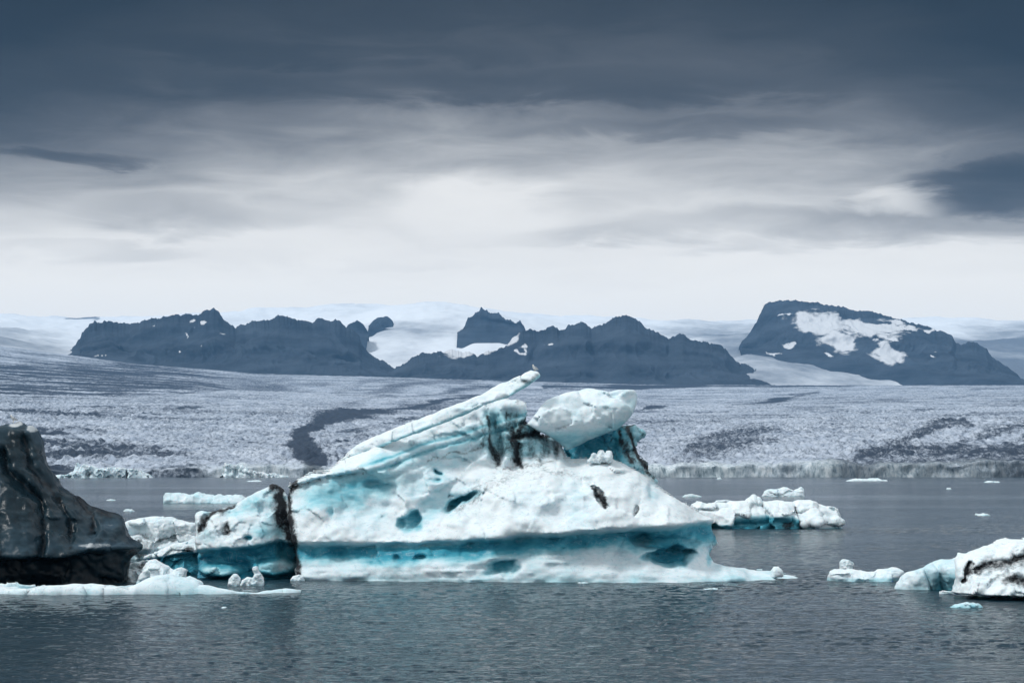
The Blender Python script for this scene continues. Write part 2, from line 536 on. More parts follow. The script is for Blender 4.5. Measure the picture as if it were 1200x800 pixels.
def main_F(u, v):
    wob = 2.0 * fbm(u / 38, v / 60, 0, 3, 5)
    lip = np.interp(u, LIPU, LIPV) + wob
    Fu = rbf(body_pts, u, np.minimum(v, lip))
    # layered wall under the slab: ledges running parallel to it
    q = v - (np.interp(u, [330, 420, 500, 560, 620, 660], [585, 538, 512, 492, 474, 470]))
    wallm = sstep(395, 450, u) * (1 - sstep(610, 640, u)) * sstep(-4, 6, q) * (1 - sstep(44, 62, q))
    wv = q + 3.0 * fbm(u / 45, v / 45, 1.0, 3, 12)
    for c0, dp in ((8, .1), (19, .32), (33, .15), (45, .1)):
        Fu = Fu - wallm * dp * np.exp(-((wv - c0) / 2.6) ** 2) + wallm * 0.35 * dp * np.exp(-((wv - c0 + 6) / 3.5) ** 2)
    # vertical flutes on the dirty end wall
    fl = sstep(545, 575, u) * (1 - sstep(655, 668, u)) * (1 - sstep(538, 552, v + 0.12 * (600 - u))) * sstep(470, 486, v)
    Fu = Fu + fl * (0.55 * np.sin(u / 5.2 + 2.0 * fbm(u / 25, v / 40, 0, 2, 8)) + 0.8 * fbm(u / 11, v / 55, 0, 3, 9))
    # ledge between upper and lower wall
    Fu = Fu + fl * 0.5 * sstep(0, 4, v - (512 + 0.05 * (600 - u)))
    # first overhanging edge on the left face
    l1 = np.interp(u, [332, 345, 360, 400, 426, 470], [572, 567, 561, 553, 549, 560]) + 1.5 * fbm(u / 14, 0, 0, 3, 4)
    r1 = sstep(0, 3.5, v - l1) * (1 - sstep(14, 42, v - l1)) * (1 - sstep(415, 470, u))
    Fu = Fu - 1.25 * r1
    hu, hv = hole_warp(u, v)
    # hollows, holes and cracks
    for (cu, cv, ru, rv, an, dp, so) in ((541, 588, 22, 5.0, -32, 1.6, .25), (482, 608, 9.5, 12, 20, 1.0, .3), (520, 590, 34, 14, -28, .9, .8),
                                        (512, 551, 4, 3, 0, .7, .4), (509, 563, 5, 3, 0, .5, .5), (450, 570, 16, 6, 8, .5, .6),
                                        (389, 602, 4, 5, 40, .4, .4), (702, 583, 3.0, 17, -38, 1.3, .35), (741, 597, 3, 6, 35, .6, .4),
                                        (765, 575, 6, 8, 0, .5, .8), (690, 565, 8, 5, 0, .5, .8), (640, 582, 4, 4, 0, .35, .6), (528, 583, 3, 4, 0, .4, .4),
                                        (430, 595, 24, 20, 0, .5, .8), (670, 590, 22, 26, 20, .6, .8), (615, 590, 14, 20, 30, .45, .8)):
        Fu = Fu - dp * blob(hu, hv, cu, cv, ru, rv, an, so)
    Fu = Fu + 0.62 * fbm(u / 34, v / 26, 2.0, 3, 15) + 0.06 * fbm(u / 10, v / 8, 2.0, 3, 16)
    up = 1 - sstep(535, 560, v + .1 * (600 - u))
    Fu = Fu + facets(u, v, 34, .16, .60, 61) * (.55 + .45 * up) + facets(u, v, 13, .04, .14, 62) * (.4 + .6 * up)
    # wave-cut notch and the foot that sticks out at the water
    nd = np.interp(u, [330, 400, 600, 740, 850], [.8, 1.1, 1.4, 1.8, 1.3])
    sh = np.interp(u, SHU, SHF) + 0.28 * fbm(u / 26, v / 12, 1.0, 3, 22)
    ed = np.interp(u, [330, 500, 600, 690, 760, 810, 850, 940], [655, 652, 650, 656, 662, 656, 660, 668]) + 4.5 * fbm(u / 26, 0.3, 0, 3, 31)
    Fl = Fu - nd * sstep(-1, 8, v - lip)
    Fl = Fl + (sh - Fl) * sstep(-18, 20, v - ed) + .09 * fbm(u / 60, v / 2.6, 0, 3, 23)
    Fr = np.where(v > lip, Fl, Fu)
    # sea caves worn into notch and foot
    for (cu, cv, ru, rv, an, dp, so) in ((779, 634, 38, 9, 3, 1.6, .35), (786, 650, 28, 8, -3, 3.0, .3), (592, 662, 18, 8.5, -12, 1.3, .5), (574, 664, 20, 6, 0, .5, .6),
                                        (466, 653, 6, 5, 0, .7, .4), (494, 652, 8, 4, 0, .6, .4)):
        Fr = Fr - dp * blob(hu, hv, cu, cv, ru, rv, an, so)
    return Fr


def main_blue(u, v, P, n):
    lip = np.interp(u, LIPU, LIPV)
    w = 5 * fbm(u / 30, v / 14, 0, 4, 41)
    hu, hv = hole_warp(u, v)
    side = sstep(318, 345, u)
    b = side * 0.74 * sstep(-5, 12, v - lip + .5 * w) * (1 - sstep(12, 34, v - lip + w))
    b = b + 0.16 * sstep(0, 10, v - lip)
    for (cu, cv, ru, rv, an, a) in ((780, 636, 42, 12, 3, .75), (786, 650, 30, 9, -3, .95), (590, 662, 21, 9, -10, .75), (541, 588, 22, 6, -32, .85), (482, 608, 11, 13, 20, .75),
                                    (520, 590, 36, 16, -28, .32), (412, 574, 64, 20, -12, .58), (370, 580, 30, 18, 0, .40), (480, 568, 45, 16, -8, .28), (512, 551, 5, 4, 0, .7), (509, 563, 6, 4, 0, .45),
                                    (389, 602, 5, 6, 40, .5), (466, 653, 8, 6, 0, .75), (494, 652, 10, 5, 0, .65), (838, 654, 6, 10, 30, .6),
                                    (430, 605, 40, 22, 0, .18), (765, 575, 14, 12, 0, .24), (670, 590, 26, 26, 20, .16), (615, 590, 20, 20, 0, .14), (880, 672, 60, 10, 0, .22), (600, 674, 300, 9, 0, .22)):  # the faint tints in the hollows are bluish shading painted in
        b = np.maximum(b, a * blob(hu, hv, cu, cv, ru, rv, an, .7))
    q = v - (np.interp(u, [330, 420, 500, 560, 620, 660], [585, 538, 512, 492, 474, 470]))
    wallm = sstep(400, 440, u) * (1 - sstep(640, 660, u)) * sstep(-4, 4, q) * (1 - sstep(40, 60, q))
    wv = q + 3.0 * fbm(u / 45, v / 45, 1.0, 3, 12)
    b = np.maximum(b, .44 * sstep(540, 580, u) * (1 - sstep(640, 662, u)) * sstep(470, 486, v) * (1 - sstep(525, 548, v)))
    b = np.maximum(b, wallm * (.26 + .34 * np.exp(-((wv - 19) / 2.6) ** 2) + .35 * np.exp(-((wv - 8) / 2.4) ** 2)))  # base tint paints bluish-grey shading over the layers; grooves are blue ice
    return b + .05 * fbm(u / 16, v / 7, 0, 3, 3)


def main_dirt(u, v, P, n):
    wu = u + 4 * fbm(u / 12, v / 18, 0, 3, 51); wv = v + 3 * fbm(u / 14, v / 14, 3, 3, 52)
    d = np.zeros_like(u)
    for pts, ws, a in (([(572, 488), (576, 512), (580, 530), (585, 545)], [3, 3, 5, 4], .85),
                       ([(560, 490), (566, 506), (568, 520)], [2, 4, 3], .55),
                       ([(603, 505), (602, 520), (606, 538), (612, 546)], [5, 8, 7, 4], 1.0),
                       ([(598, 516), (620, 508), (640, 510), (658, 508)], [4, 6, 5, 2], .95),
                       ([(616, 490), (612, 500), (606, 512)], [4, 5, 5], .95),
                       ([(622, 515), (624, 530), (634, 540)], [3, 4, 3], .62), ([(640, 515), (640, 528)], [2.5, 3], .5),
                       ([(500, 540), (545, 528), (600, 515)], [1, 1.2, 1.6], .6),
                       ([(612, 462), (606, 474), (612, 482)], [3, 4, 3], .5), ([(555, 500), (590, 496), (618, 480)], [3, 6, 4], .5),
                       ([(336, 560), (342, 566), (338, 575)], [4, 6, 4], .95), ([(330, 575), (336, 605), (346, 640), (352, 680)], [4, 6, 5, 5], 1.2),
                       ([(696, 573), (702, 583), (710, 593)], [1.5, 3.2, 2.2], 1.0), ([(740, 600), (744, 591)], [1, 1.8], .75),
                       ([(560, 572), (600, 556), (640, 552), (690, 558)], [9, 9, 7, 3], .40), ([(530, 600), (560, 580), (590, 566)], [5, 6, 4], .42),
                       ([(420, 546), (430, 550), (424, 555)], [2, 3, 1], .6), ([(590, 552), (612, 545), (650, 541)], [3, 4, 2], .55)):
        d = np.maximum(d, a * smear(wu, wv, pts, ws))
    wall = sstep(545, 590, u) * (1 - sstep(655, 668, u)) * sstep(472, 486, v) * (1 - sstep(530, 548, v))
    d = np.maximum(d, wall * (.50 + .40 * fbm(u / 6, v / 60, 0, 3, 53)))
    return d


poly_main = [(334, 720), (348, 680), (345, 640), (335, 610), (331, 585), (333, 566), (345, 559), (362, 553), (380, 549), (392, 538), (404, 527), (422, 515), (445, 506), (470, 498),
             (500, 487), (530, 477), (560, 467), (590, 462), (608, 466), (618, 470), (619, 480), (617, 493), (622, 492), (635, 500), (642, 504), (634, 507), (655, 506), (661, 516), (669, 534),
             (676, 538), (690, 535), (712, 535), (735, 540), (752, 550), (772, 561), (782, 573), (800, 585), (818, 594), (832, 603), (840, 611), (839, 622), (846, 634), (848, 640), (838, 646),
             (834, 652), (838, 662), (852, 664), (880, 668), (905, 671), (925, 673), (940, 676), (935, 682), (920, 684), (905, 690), (890, 720)]
ice('ice_body', YM, poly_main, main_F, 9.0, 0.125, main, main_blue, main_dirt, rnd=0.9, amp=0.045, freq=0.8, sil_amp=0.16, seed=1)

# ---- the slanting slab on top
slab_poly = [(400, 531), (418, 517), (445, 506), (470, 497), (498, 487), (520, 478), (540, 470), (562, 461), (584, 450), (606, 440), (622, 433), (630, 434), (633, 439), (627, 446), (618, 453),
             (606, 459), (596, 464), (580, 470), (560, 478), (540, 487), (518, 495), (495, 504), (470, 513), (448, 521), (430, 529), (412, 536)]
SLB = ([400, 470, 540, 596, 632], [540, 514, 488, 466, 442])


def slab_F(u, v):
    c = np.interp(u, SLB[0], SLB[1])
    q = (c - v)
    return np.interp(u, [400, 440, 480, 560, 632], [-4.5, -3.6, -1.5, -1.6, -2.2]) + 0.9 * (1 - sstep(0, 24, q)) - .06 * np.exp(-((q - 9 + 2 * fbm(u / 40, 0, 0, 2, 3)) / 1.8) ** 2) * sstep(430, 500, u) * (1 - sstep(540, 580, u)) + facets(u, v, 24, .20, .50, 63) + .25 * fbm(u / 20, v / 9, 0, 3, 61)


def slab_blue(u, v, P, n):
    c = np.interp(u, SLB[0], SLB[1])
    q = (c - v)
    b = .12 * np.exp(-((q - 9) / 2.6) ** 2) * sstep(430, 480, u) * (1 - sstep(545, 580, u))
    b = np.maximum(b, .42 * (1 - sstep(1, 7, q)))
    return b + .06


def slab_dirt(u, v, P, n):
    return .55 * stroke(u, v + 2 * fbm(u / 9, v / 9, 0, 3, 5), [(612, 446), (622, 446), (628, 438)], [2, 3, 3]) + .3 * stroke(u, v, [(545, 475), (556, 470)], [3, 2])


ice('leaning_slab', YM, slab_poly, slab_F, 3.2, 0.11, main, slab_blue, slab_dirt, rnd=0.28, amp=0.03, freq=1.2, sil_amp=0.10, seed=11, ground=1)

# ---- smooth white block behind the peak
YB = 150.5
block_poly = [(618, 497), (630, 482), (640, 470), (658, 462), (672, 458), (690, 455), (702, 457), (712, 460), (735, 457), (744, 457), (747, 464), (744, 474), (738, 488), (726, 500), (708, 508), (690, 515),
              (672, 524), (664, 527), (655, 518), (640, 508)]


def block_F(u, v):
    c = np.interp(u, [618, 690, 745], [500, 497, 482])
    q = v - c
    F = 2.6 - 2.0 * np.clip((c - v) / 45, 0, 2) ** 1.3 - 2.0 * sstep(-4, 26, q)
    F = F - 1.2 * sstep(725, 748, u)
    F = F + facets(u, v, 30, .24, .95, 64) + facets(u, v, 10, .03, .10, 65)
    return F + .20 * fbm(u / 16, v / 12, 0, 3, 71) + .22 * np.maximum(0, fbm(u / 7, v / 6, 0, 3, 72)) * blob(u, v, 690, 492, 26, 12, 0, .7)


def block_blue(u, v, P, n):
    c = np.interp(u, [618, 690, 745], [502, 499, 484])
    b = .12 + .30 * sstep(0, 14, v - c) + .1 * sstep(680, 745, u)
    return b + .08 * fbm(u / 14, v / 10, 0, 3, 4)


ice('ice_block', YB, block_poly, block_F, 5.0, 0.12, main, block_blue, None, rnd=.35, amp=0.035, freq=1.0, sil_amp=0.10, seed=13, ground=1)

# ---- blue and soot-streaked wall under the block
end_poly = [(655, 560), (660, 524), (672, 517), (690, 510), (706, 506), (722, 499), (736, 497), (746, 496), (752, 500), (758, 503), (761, 508), (757, 513), (750, 517), (748, 524), (753, 532), (762, 541), (762, 550),
            (772, 565), (760, 585), (700, 585)]


def end_F(u, v):
    F = -1.6 + np.interp(u, [660, 690, 720, 745, 762], [-1.6, -.8, .0, -.2, -1.8])
    F = F + .30 * np.sin((u + .35 * (v - 500)) / 4.2 + 2 * fbm(u / 20, v / 40, 0, 2, 6)) * sstep(700, 730, u)
    return F + facets(u, v, 14, .2, .35, 66) + .35 * fbm(u / 10, v / 40, 0, 3, 81) + .9 * sstep(530, 550, v)


def end_blue(u, v, P, n):
    return .86 - .40 * sstep(715, 750, u) - .08 * sstep(515, 540, v)


def end_dirt(u, v, P, n):
    wu = u + 3 * fbm(u / 9, v / 20, 0, 3, 91)
    d = np.zeros_like(u)
    for pts, ws, a in (([(690, 510), (722, 500), (746, 497)], [1, 2.2, 2.5], .85), ([(728, 503), (732, 520), (742, 540)], [3, 4, 4], .9), ([(738, 500), (742, 518), (752, 538), (764, 552)], [4, 4, 5, 7], 1.0), ([(706, 508), (712, 520), (720, 535)], [1.5, 2, 3], .6),
                       ([(748, 500), (757, 508)], [2, 2.5], .5), ([(718, 515), (722, 530), (730, 545)], [1.5, 2, 2], .5), ([(750, 530), (762, 544), (768, 560)], [2.5, 4, 4], .8)):
        d = np.maximum(d, a * smear(wu, v, pts, ws))
    return d


ice('streaked_wall', YB, end_poly, end_F, 4.5, 0.12, main, end_blue, end_dirt, rnd=0.6, amp=0.08, freq=1.1, sil_amp=0.12, seed=17, ground=1)
crumb_poly = [(690, 540), (694, 533), (700, 534), (705, 529), (710, 532), (714, 530), (718, 534), (716, 540)]
ice('ice_rubble', 148.3, crumb_poly, lambda u, v: .5 + .25 * fbm(u / 4, v / 4, 0, 3, 2), 0.8, 0.07, main, None, None, rnd=.3, amp=.12, freq=2.5, sil_amp=.1, seed=19, ground=1)
knob_poly = [(904, 675), (904, 668), (907, 664), (911, 664), (916, 668), (917, 675)]
ice('ice_rubble', 147.0, knob_poly, lambda u, v: .9 + .1 * fbm(u / 4, v / 4, 0, 3, 3), 0.5, 0.05, main, lambda u, v, P, n: .05 + 0 * u, None, rnd=.25, amp=.05, freq=2.5, sil_amp=.05, seed=20, ground=1)

# ---- side block left of the black crack
side_poly = [(222, 720), (228, 680), (229, 650), (228, 620), (226, 601), (233, 598), (242, 601), (252, 597), (262, 594), (272, 591), (285, 584), (298, 577), (310, 571), (317, 565), (322, 568), (328, 573), (333, 580),
             (338, 600), (344, 625), (350, 650), (353, 680), (356, 720)]
side_pts = [(230, 600, -.8), (230, 640, .3), (260, 596, -.8), (260, 615, .5), (260, 640, 1.2), (300, 578, -.8), (295, 600, .2), (300, 640, 1.5), (320, 568, -.8), (330, 600, -.3), (340, 640, .4), (320, 615, .8)]


def side_F(u, v):
    lip = np.interp(u, [226, 250, 300, 315, 328, 345, 352], [645, 641, 637, 633, 631, 636, 638]) + 1.6 * fbm(u / 20, 0, 0, 3, 101)
    Fu = rbf(side_pts, u, np.minimum(v, lip)) + facets(u, v, 17, .16, .35, 67) + .30 * fbm(u / 18, v / 13, 0, 4, 102)
    Fu = Fu - .55 * stroke(u + 3 * fbm(u / 10, v / 10, 0, 2, 1), v, [(238, 622), (238, 608), (255, 600), (272, 593)], [3, 4, 3, 2]) - .5 * blob(u, v, 266, 620, 5, 6) - .4 * blob(u, v, 293, 629, 5, 2.5)
    Fu = Fu - 1.0 * sstep(318, 330, u) * (1 - sstep(342, 352, u - .2 * (v - 600) + 10))
    r = 1.5 * sstep(0, 5, v - lip)
    ft = np.maximum(blob(u, v, 259, 668, 22, 7, 0, .5), blob(u, v, 322, 665, 24, 9, 0, .5)) * (1 - sstep(346, 352, u))
    return Fu - np.where(v > lip, r, 0) + 2.0 * ft * sstep(648, 660, v) + .8 * sstep(668, 682, v)


def side_blue(u, v, P, n):
    lip = np.interp(u, [226, 250, 300, 315, 328, 345, 352], [645, 641, 637, 633, 631, 636, 638])
    ft = np.maximum(blob(u, v, 259, 667, 20, 5, 0, .6), blob(u, v, 325, 664, 22, 7, 0, .6))
    b = .80 * sstep(-3, 8, v - lip) - .55 * ft
    b = np.maximum(b, .26 * blob(u, v, 296, 592, 26, 9, -22, .7))
    b = np.maximum(b, .8 * blob(u, v, 293, 629, 5, 2.5))
    b = np.maximum(b, .30 * blob(u, v, 320, 618, 16, 14, 0, .7))
    return b + .12 + .16 * fbm(u / 11, v / 8, 0, 4, 103)


def side_dirt(u, v, P, n):
    wu = u + 3.5 * fbm(u / 9, v / 9, 0, 3, 104); wv = v + 3.5 * fbm(u / 9, v / 9, 4, 3, 105)
    d = np.zeros_like(u)
    for pts, ws, a in (([(236, 622), (237, 610), (243, 604)], [3, 4, 3], .95), ([(243, 604), (258, 599), (272, 592)], [3, 4.5, 3], .95), ([(266, 614), (267, 624)], [4, 5], .9),
                       ([(314, 565), (322, 570), (327, 590), (330, 615)], [3, 5, 6, 5], 1.1), ([(328, 600), (340, 630), (350, 660), (353, 682)], [4, 5, 7, 8], 1.2), ([(330, 618), (340, 630)], [6, 5], .8)):
        d = np.maximum(d, a * smear(wu, wv, pts, ws))
    return np.maximum(d, .34 * blob(u, v, 258, 620, 30, 18, 0, .8))


ice('side_block', YM + .6, side_poly, side_F, 6.0, 0.10, main, side_blue, side_dirt, rnd=.5, amp=0.045, freq=1.1, sil_amp=0.12, seed=23)


# ================================================================== DARK ICEBERG ON THE LEFT
YD = 141.0
dark_poly = [(-150, 720), (-150, 540), (-110, 510), (-60, 500), (-25, 503), (-5, 497), (3, 496), (9, 496), (15, 494), (21, 496), (26, 500), (30, 499), (34, 502), (38, 511), (43, 524), (48, 540), (56, 556), (64, 568),
             (76, 578), (88, 585), (98, 592), (112, 597), (126, 602), (136, 606), (141, 614), (146, 628), (150, 632), (158, 636), (163, 641), (158, 646), (150, 654), (146, 668), (144, 682), (144, 720)]
dark_pts = [(-120, 540, -1), (-120, 640, 5), (-40, 505, -1), (-40, 560, 2.2), (-40, 640, 5.5), (5, 497, -.6), (5, 530, .7), (5, 570, 2.4), (5, 640, 5.2), (30, 500, -.8), (35, 530, -.2), (40, 570, 1.5), (45, 640, 4.8),
            (70, 575, -.6), (80, 610, 1.6), (80, 645, 4.0), (110, 598, -.6), (110, 620, .8), (115, 642, 3.0), (135, 610, -.5), (140, 630, .6), (158, 640, .6)]
FOLDS = [([(-60, 505), (-30, 560), (10, 610), (20, 650)], 9, .35), ([(4, 530), (14, 552), (34, 570), (52, 584), (60, 612), (66, 645)], 4.5, .6), ([(25, 512), (38, 548), (62, 578), (84, 606), (96, 640)], 3.2, .35),
         ([(-90, 520), (-70, 590), (-60, 650)], 8, .6), ([(88, 588), (104, 605), (112, 625)], 4, .45)]


def dark_F(u, v):
    lip = np.interp(u, [-150, 0, 60, 90, 120, 150, 162], [650, 650, 648, 650, 640, 641, 644]) + 1.5 * fbm(u / 25, 0, 0, 3, 111)
    Fu = rbf(dark_pts, u, np.minimum(v, lip))
    for pts, w, dp in FOLDS:
        d, _ = seg_dist(u + 2 * fbm(u / 20, v / 20, 0, 2, 9), v, pts)
        Fu = Fu - dp * np.exp(-(d / w) ** 2) + .5 * dp * np.exp(-((d - 2.2 * w) / w) ** 2)
    q_ = u - .62 * (v - 495) - .0012 * (v - 495) ** 2
    Fu = Fu + .5 * fbm(u / 26, v / 44, 0, 4, 112) + .16 * ridged(q_ / 17 + .5 * fbm(u / 30, v / 30, 0, 2, 7), v / 160, 3, 115)
    Fu = Fu + facets(u, v, 30, .18, .45, 68) * sstep(60, 90, u + (v - 560) * .3)
    return Fu - np.where(v > lip, np.interp(u, [-150, 60, 120, 160], [3.2, 2.8, 2.0, .6]) * sstep(0, 6, v - lip), 0)


def dark_blue(u, v, P, n):
    q_ = u - .62 * (v - 495) - .0012 * (v - 495) ** 2
    top = blob(u, v, 14, 497, 9, 5) + blob(u, v, 31, 502, 4, 6, -20) + .7 * blob(u, v, 120, 638, 34, 3, 0, .6) + .6 * blob(u, v, 128, 614, 10, 6)
    pale = np.maximum(0, fbm(q_ / 9, v / 90, 0, 3, 116)) * (1 - sstep(560, 600, v)) * .36
    return (1 - np.clip(top, 0, 1)) * (.50 - pale) + .16 * fbm(u / 18, v / 30, 0, 3, 113) + .38 * sstep(640, 655, v) + .2 * blob(u, v, 60, 600, 40, 25, 40, .8) + .2 * blob(u, v, 20, 540, 14, 30, -20, .7)


def dark_dirt_shade(u, v, P, n):
    d = .22 + .25 * fbm(u / 14, v / 34, 0, 4, 114)
    for pts, w, a in FOLDS:
        e, _ = seg_dist(u + 3 * fbm(u / 12, v / 12, 0, 2, 9), v, pts)
        d = np.maximum(d, .85 * np.exp(-(e / (w * .9)) ** 2))
    d = np.maximum(d, .9 * stroke(u, v + 2 * fbm(u / 8, v / 8, 0, 2, 3), [(84, 583), (104, 593), (124, 604), (136, 606)], [3, 5, 5, 3], .7))
    d = np.maximum(d, .7 * sstep(648, 660, v))  # shade under the overhanging lip, painted in through the dirt mask
    top = blob(u, v, 10, 500, 12, 8) + blob(u, v, 31, 503, 5, 8, -20) + blob(u, v, 118, 632, 40, 6, 0, .5) + .8 * blob(u, v, 128, 614, 14, 9)
    return d * (1 - .85 * np.clip(top, 0, 1))


dk = ice('iceberg', YD, dark_poly, dark_F, 9.0, 0.13, None, dark_blue, dark_dirt_shade, rnd=.9, amp=.10, freq=.8, mat=DARK, sil_amp=.10, seed=31)
tag(dk, 'steep dark iceberg, ash-stained with cloud shade painted in, with grey folds at the left edge of the picture', 'iceberg')

# ================================================================== RIGHT ICEBERG
YR = 125.0
right_poly = [(1119, 720), (1121, 694), (1124, 676), (1124, 656), (1128, 648), (1136, 647), (1150, 644), (1165, 640), (1176, 634), (1188, 631), (1200, 633), (1230, 628), (1265, 636), (1300, 655), (1318, 690), (1320, 720)]
right_pts = [(1122, 650, -.6), (1122, 690, .6), (1140, 648, -.8), (1140, 668, .8), (1145, 694, 2.2), (1180, 634, -1.2), (1180, 655, .6), (1180, 675, 1.9), (1185, 694, 3.0), (1230, 632, -1.5), (1230, 660, 1.2), (1230, 694, 3.4), (1290, 660, -.6), (1300, 694, 1.4)]


def right_F(u, v):
    Fu = rbf(right_pts, u, np.minimum(v, 697))
    w = (u - 1120) + 1.35 * (v - 640) + 3 * fbm(u / 16, v / 16, 0, 3, 121)
    Fu = Fu + .13 * np.sin(w / 5.5) + facets(u, v, 24, .12, .4, 69) * sstep(652, 665, v) + .07 * np.sin(w / 2.7 + 1)
    Fu = Fu - .8 * stroke(u, v, [(1138, 660), (1133, 670), (1128, 682)], [2.5, 3, 1.5]) - .6 * stroke(u, v + 3 * fbm(u / 9, 0, 0, 2, 2), [(1140, 668), (1160, 660), (1185, 656), (1210, 648)], [1.5, 3, 4, 4]) - .8 * blob(u, v, 1190, 680, 18, 7)
    return Fu + .2 * fbm(u / 9, v / 9, 0, 3, 122) - 5.0 * sstep(694, 698, v)


def right_dirt(u, v, P, n):
    wu = u + 3 * fbm(u / 8, v / 8, 0, 3, 123); wv = v + 3 * fbm(u / 8, v / 8, 3, 3, 124)
    d = np.zeros_like(u)
    for pts, ws, a in (([(1138, 660), (1133, 670), (1128, 682)], [2.5, 3.4, 1.5], 1.15), ([(1140, 668), (1158, 661), (1180, 657), (1215, 646)], [4, 7, 8, 9], .85), ([(1148, 684), (1165, 670), (1185, 660)], [1, 1.4, 2], .6),
                       ([(1170, 676), (1190, 679), (1240, 682)], [7, 9, 11], .8), ([(1121, 692), (1130, 680)], [1, 2], .5), ([(1230, 665), (1280, 670)], [4, 6], .6)):
        d = np.maximum(d, a * smear(wu, wv, pts, ws))
    return d


rb = empty('iceberg', (*[float(at(1180, 697, YR)[0])], YR, 0))
tag(rb, 'white iceberg with brown-black dirt streaks at the right edge of the picture', 'iceberg')
ice('ice_body', YR, right_poly, right_F, 6.5, 0.085, rb, lambda u, v, P, n: .05 + .06 * fbm(u / 12, v / 12, 0, 2, 6), right_dirt, rnd=.7, amp=.06, freq=1.3, sil_amp=.07, seed=37)
arm_poly = [(1046, 720), (1052, 690), (1060, 677), (1066, 671), (1078, 667), (1086, 664), (1094, 660), (1106, 657), (1116, 656), (1128, 654), (1134, 660), (1134, 720)]


def arm_F(u, v):
    F = np.interp(u, [1046, 1060, 1080, 1096, 1110, 1126, 1134], [-.8, .0, .6, .9, 1.6, 3.0, 4.0]) - .9 * sstep(672, 690, v) * sstep(1085, 1100, u) + .8 * (1 - sstep(655, 668, v)) * -1
    F = F - .7 * np.exp(-((u - 1099 - .3 * (v - 670)) / 3.0) ** 2) - .5 * np.exp(-((u - 1084 - .3 * (v - 670)) / 2.5) ** 2)
    return F + .1 * fbm(u / 8, v / 8, 0, 3, 131)


ice('ice_arm', 134.0, arm_poly, arm_F, 3.0, 0.075, rb, lambda u, v, P, n: .12 + .36 * sstep(664, 680, v) * sstep(1082, 1100, u) + .12 * sstep(1062, 1080, u), None, rnd=.5, amp=.05, freq=1.5, sil_amp=.05, seed=41)


# ================================================================== SMALLER ICE
def berg(label, top, vw, depth, h=None, lipv=None, lipd=0.0, blue0=.08, lipblue=.8, dirt=None, seed=50, cat='ice floe', group=None, flat=.45, name=None, amp=None, mat=ICE, extra=None, sil=None, fk=1.0):
    """a small berg: top = traced skyline [(u, v), ...], vw = row of the waterline in front"""
    yf = float(dist_of_waterline(vw))
    Y0 = yf + depth
    s = Y0 / F_PX
    uu = np.array([p[0] for p in top], float); vv = np.array([p[1] for p in top], float)
    uc, hw = (uu[0] + uu[-1]) / 2, (uu[-1] - uu[0]) / 2
    vb = vw + 14 + 30.0 * 140 / Y0
    poly = [(uu[0] - 1, vb)] + [(a, b) for a, b in zip(uu, vv)] + [(uu[-1] + 1, vb)]
    h = h or max(2 * hw * s / 170, .045)
    sc = 2 * hw / 60
    size = max(hw * s / 3.0, .15)
    v0 = float(px(0, Y0, np.array(0.0))[1])          # waterline row at the outline's own distance

    def Fq(u, v):
        e = np.clip(np.abs((u - uc) / (hw * 1.06)), 0, 1)
        vt = np.interp(u, uu, vv)
        w = np.clip((v - vt) / np.maximum(v0 - vt, 1.5), 0, 1)
        F = depth * np.sqrt(1 - e ** 2.4) * (1 - flat * (1 - w) ** 1.6 * 2 + flat * 0)
        fs = min(max(hw / 2.6, 3), 22); fa = min(1, hw / 30 + .3) * min(depth, .9 * fs * s * 4)
        F = F + fk * (facets(u, v, fs, .16 * fa, .34 * fa, seed + 2)) + .14 * depth * min(1, fk + .3) * fbm(u / (14 * sc), v / (10 * sc), seed * .37, 4, seed)
        if lipv is not None:
            L = (np.interp(u, [p[0] for p in lipv], [p[1] for p in lipv]) if isinstance(lipv, list) else lipv)
            F = F - lipd * sstep(0, 3 * max(sc, .4), v - L)
        return extra(u, v, F) if extra else F

    def Bq(u, v, P, n):
        b = blue0 + .06 * fbm(u / (10 * sc), v / (8 * sc), 0, 3, seed + 1)
        if lipv is not None:
            L = (np.interp(u, [p[0] for p in lipv], [p[1] for p in lipv]) if isinstance(lipv, list) else lipv)
            b = b + lipblue * sstep(-1, 3, v - L)
        return b
    o = ice(name or ('iceberg' if cat == 'iceberg' else 'ice_floe'), Y0, poly, Fq, depth, h, None, Bq, dirt, rnd=min(.28 * size, .5), amp=amp or .10 * size, freq=1.0 / size, mat=mat,
            sil_amp=sil if sil is not None else .06 * size, seed=seed, wet=min(.4, .35 * size), zmin=-max(.3, min(1.2, size)))
    tag(o, label, cat, group)
    return o


# jumble between the two big bergs
berg('rounded white floe with a grey dirty flank between the dark iceberg and the large iceberg',
     [(138, 640), (142, 622), (150, 613), (162, 609), (175, 606), (186, 606), (196, 607), (206, 609), (220, 613), (232, 611), (240, 616), (246, 640)], 655, 3.0, seed=52, lipv=[(138, 642), (200, 640), (246, 640)], lipd=.6, lipblue=.15,
     dirt=lambda u, v, P, n: np.maximum(.5 * blob(u, v, 176, 634, 34, 12, -15, .7), .7 * blob(u, v, 205, 631, 6, 4) + .5 * blob(u, v, 165, 648, 14, 8)))
berg('wedge-shaped floe with teal underside sloping against the left end of the large iceberg',
     [(170, 652), (178, 648), (190, 643), (205, 638), (218, 634), (228, 632), (236, 632), (240, 650)], 674, 2.0, seed=55, lipv=[(170, 653), (195, 650), (212, 646), (240, 645)], lipd=1.1, lipblue=.7,
     dirt=lambda u, v, P, n: .8 * blob(u, v, 224, 643, 6, 4, 0, .6) + .25 * blob(u, v, 205, 640, 24, 6))
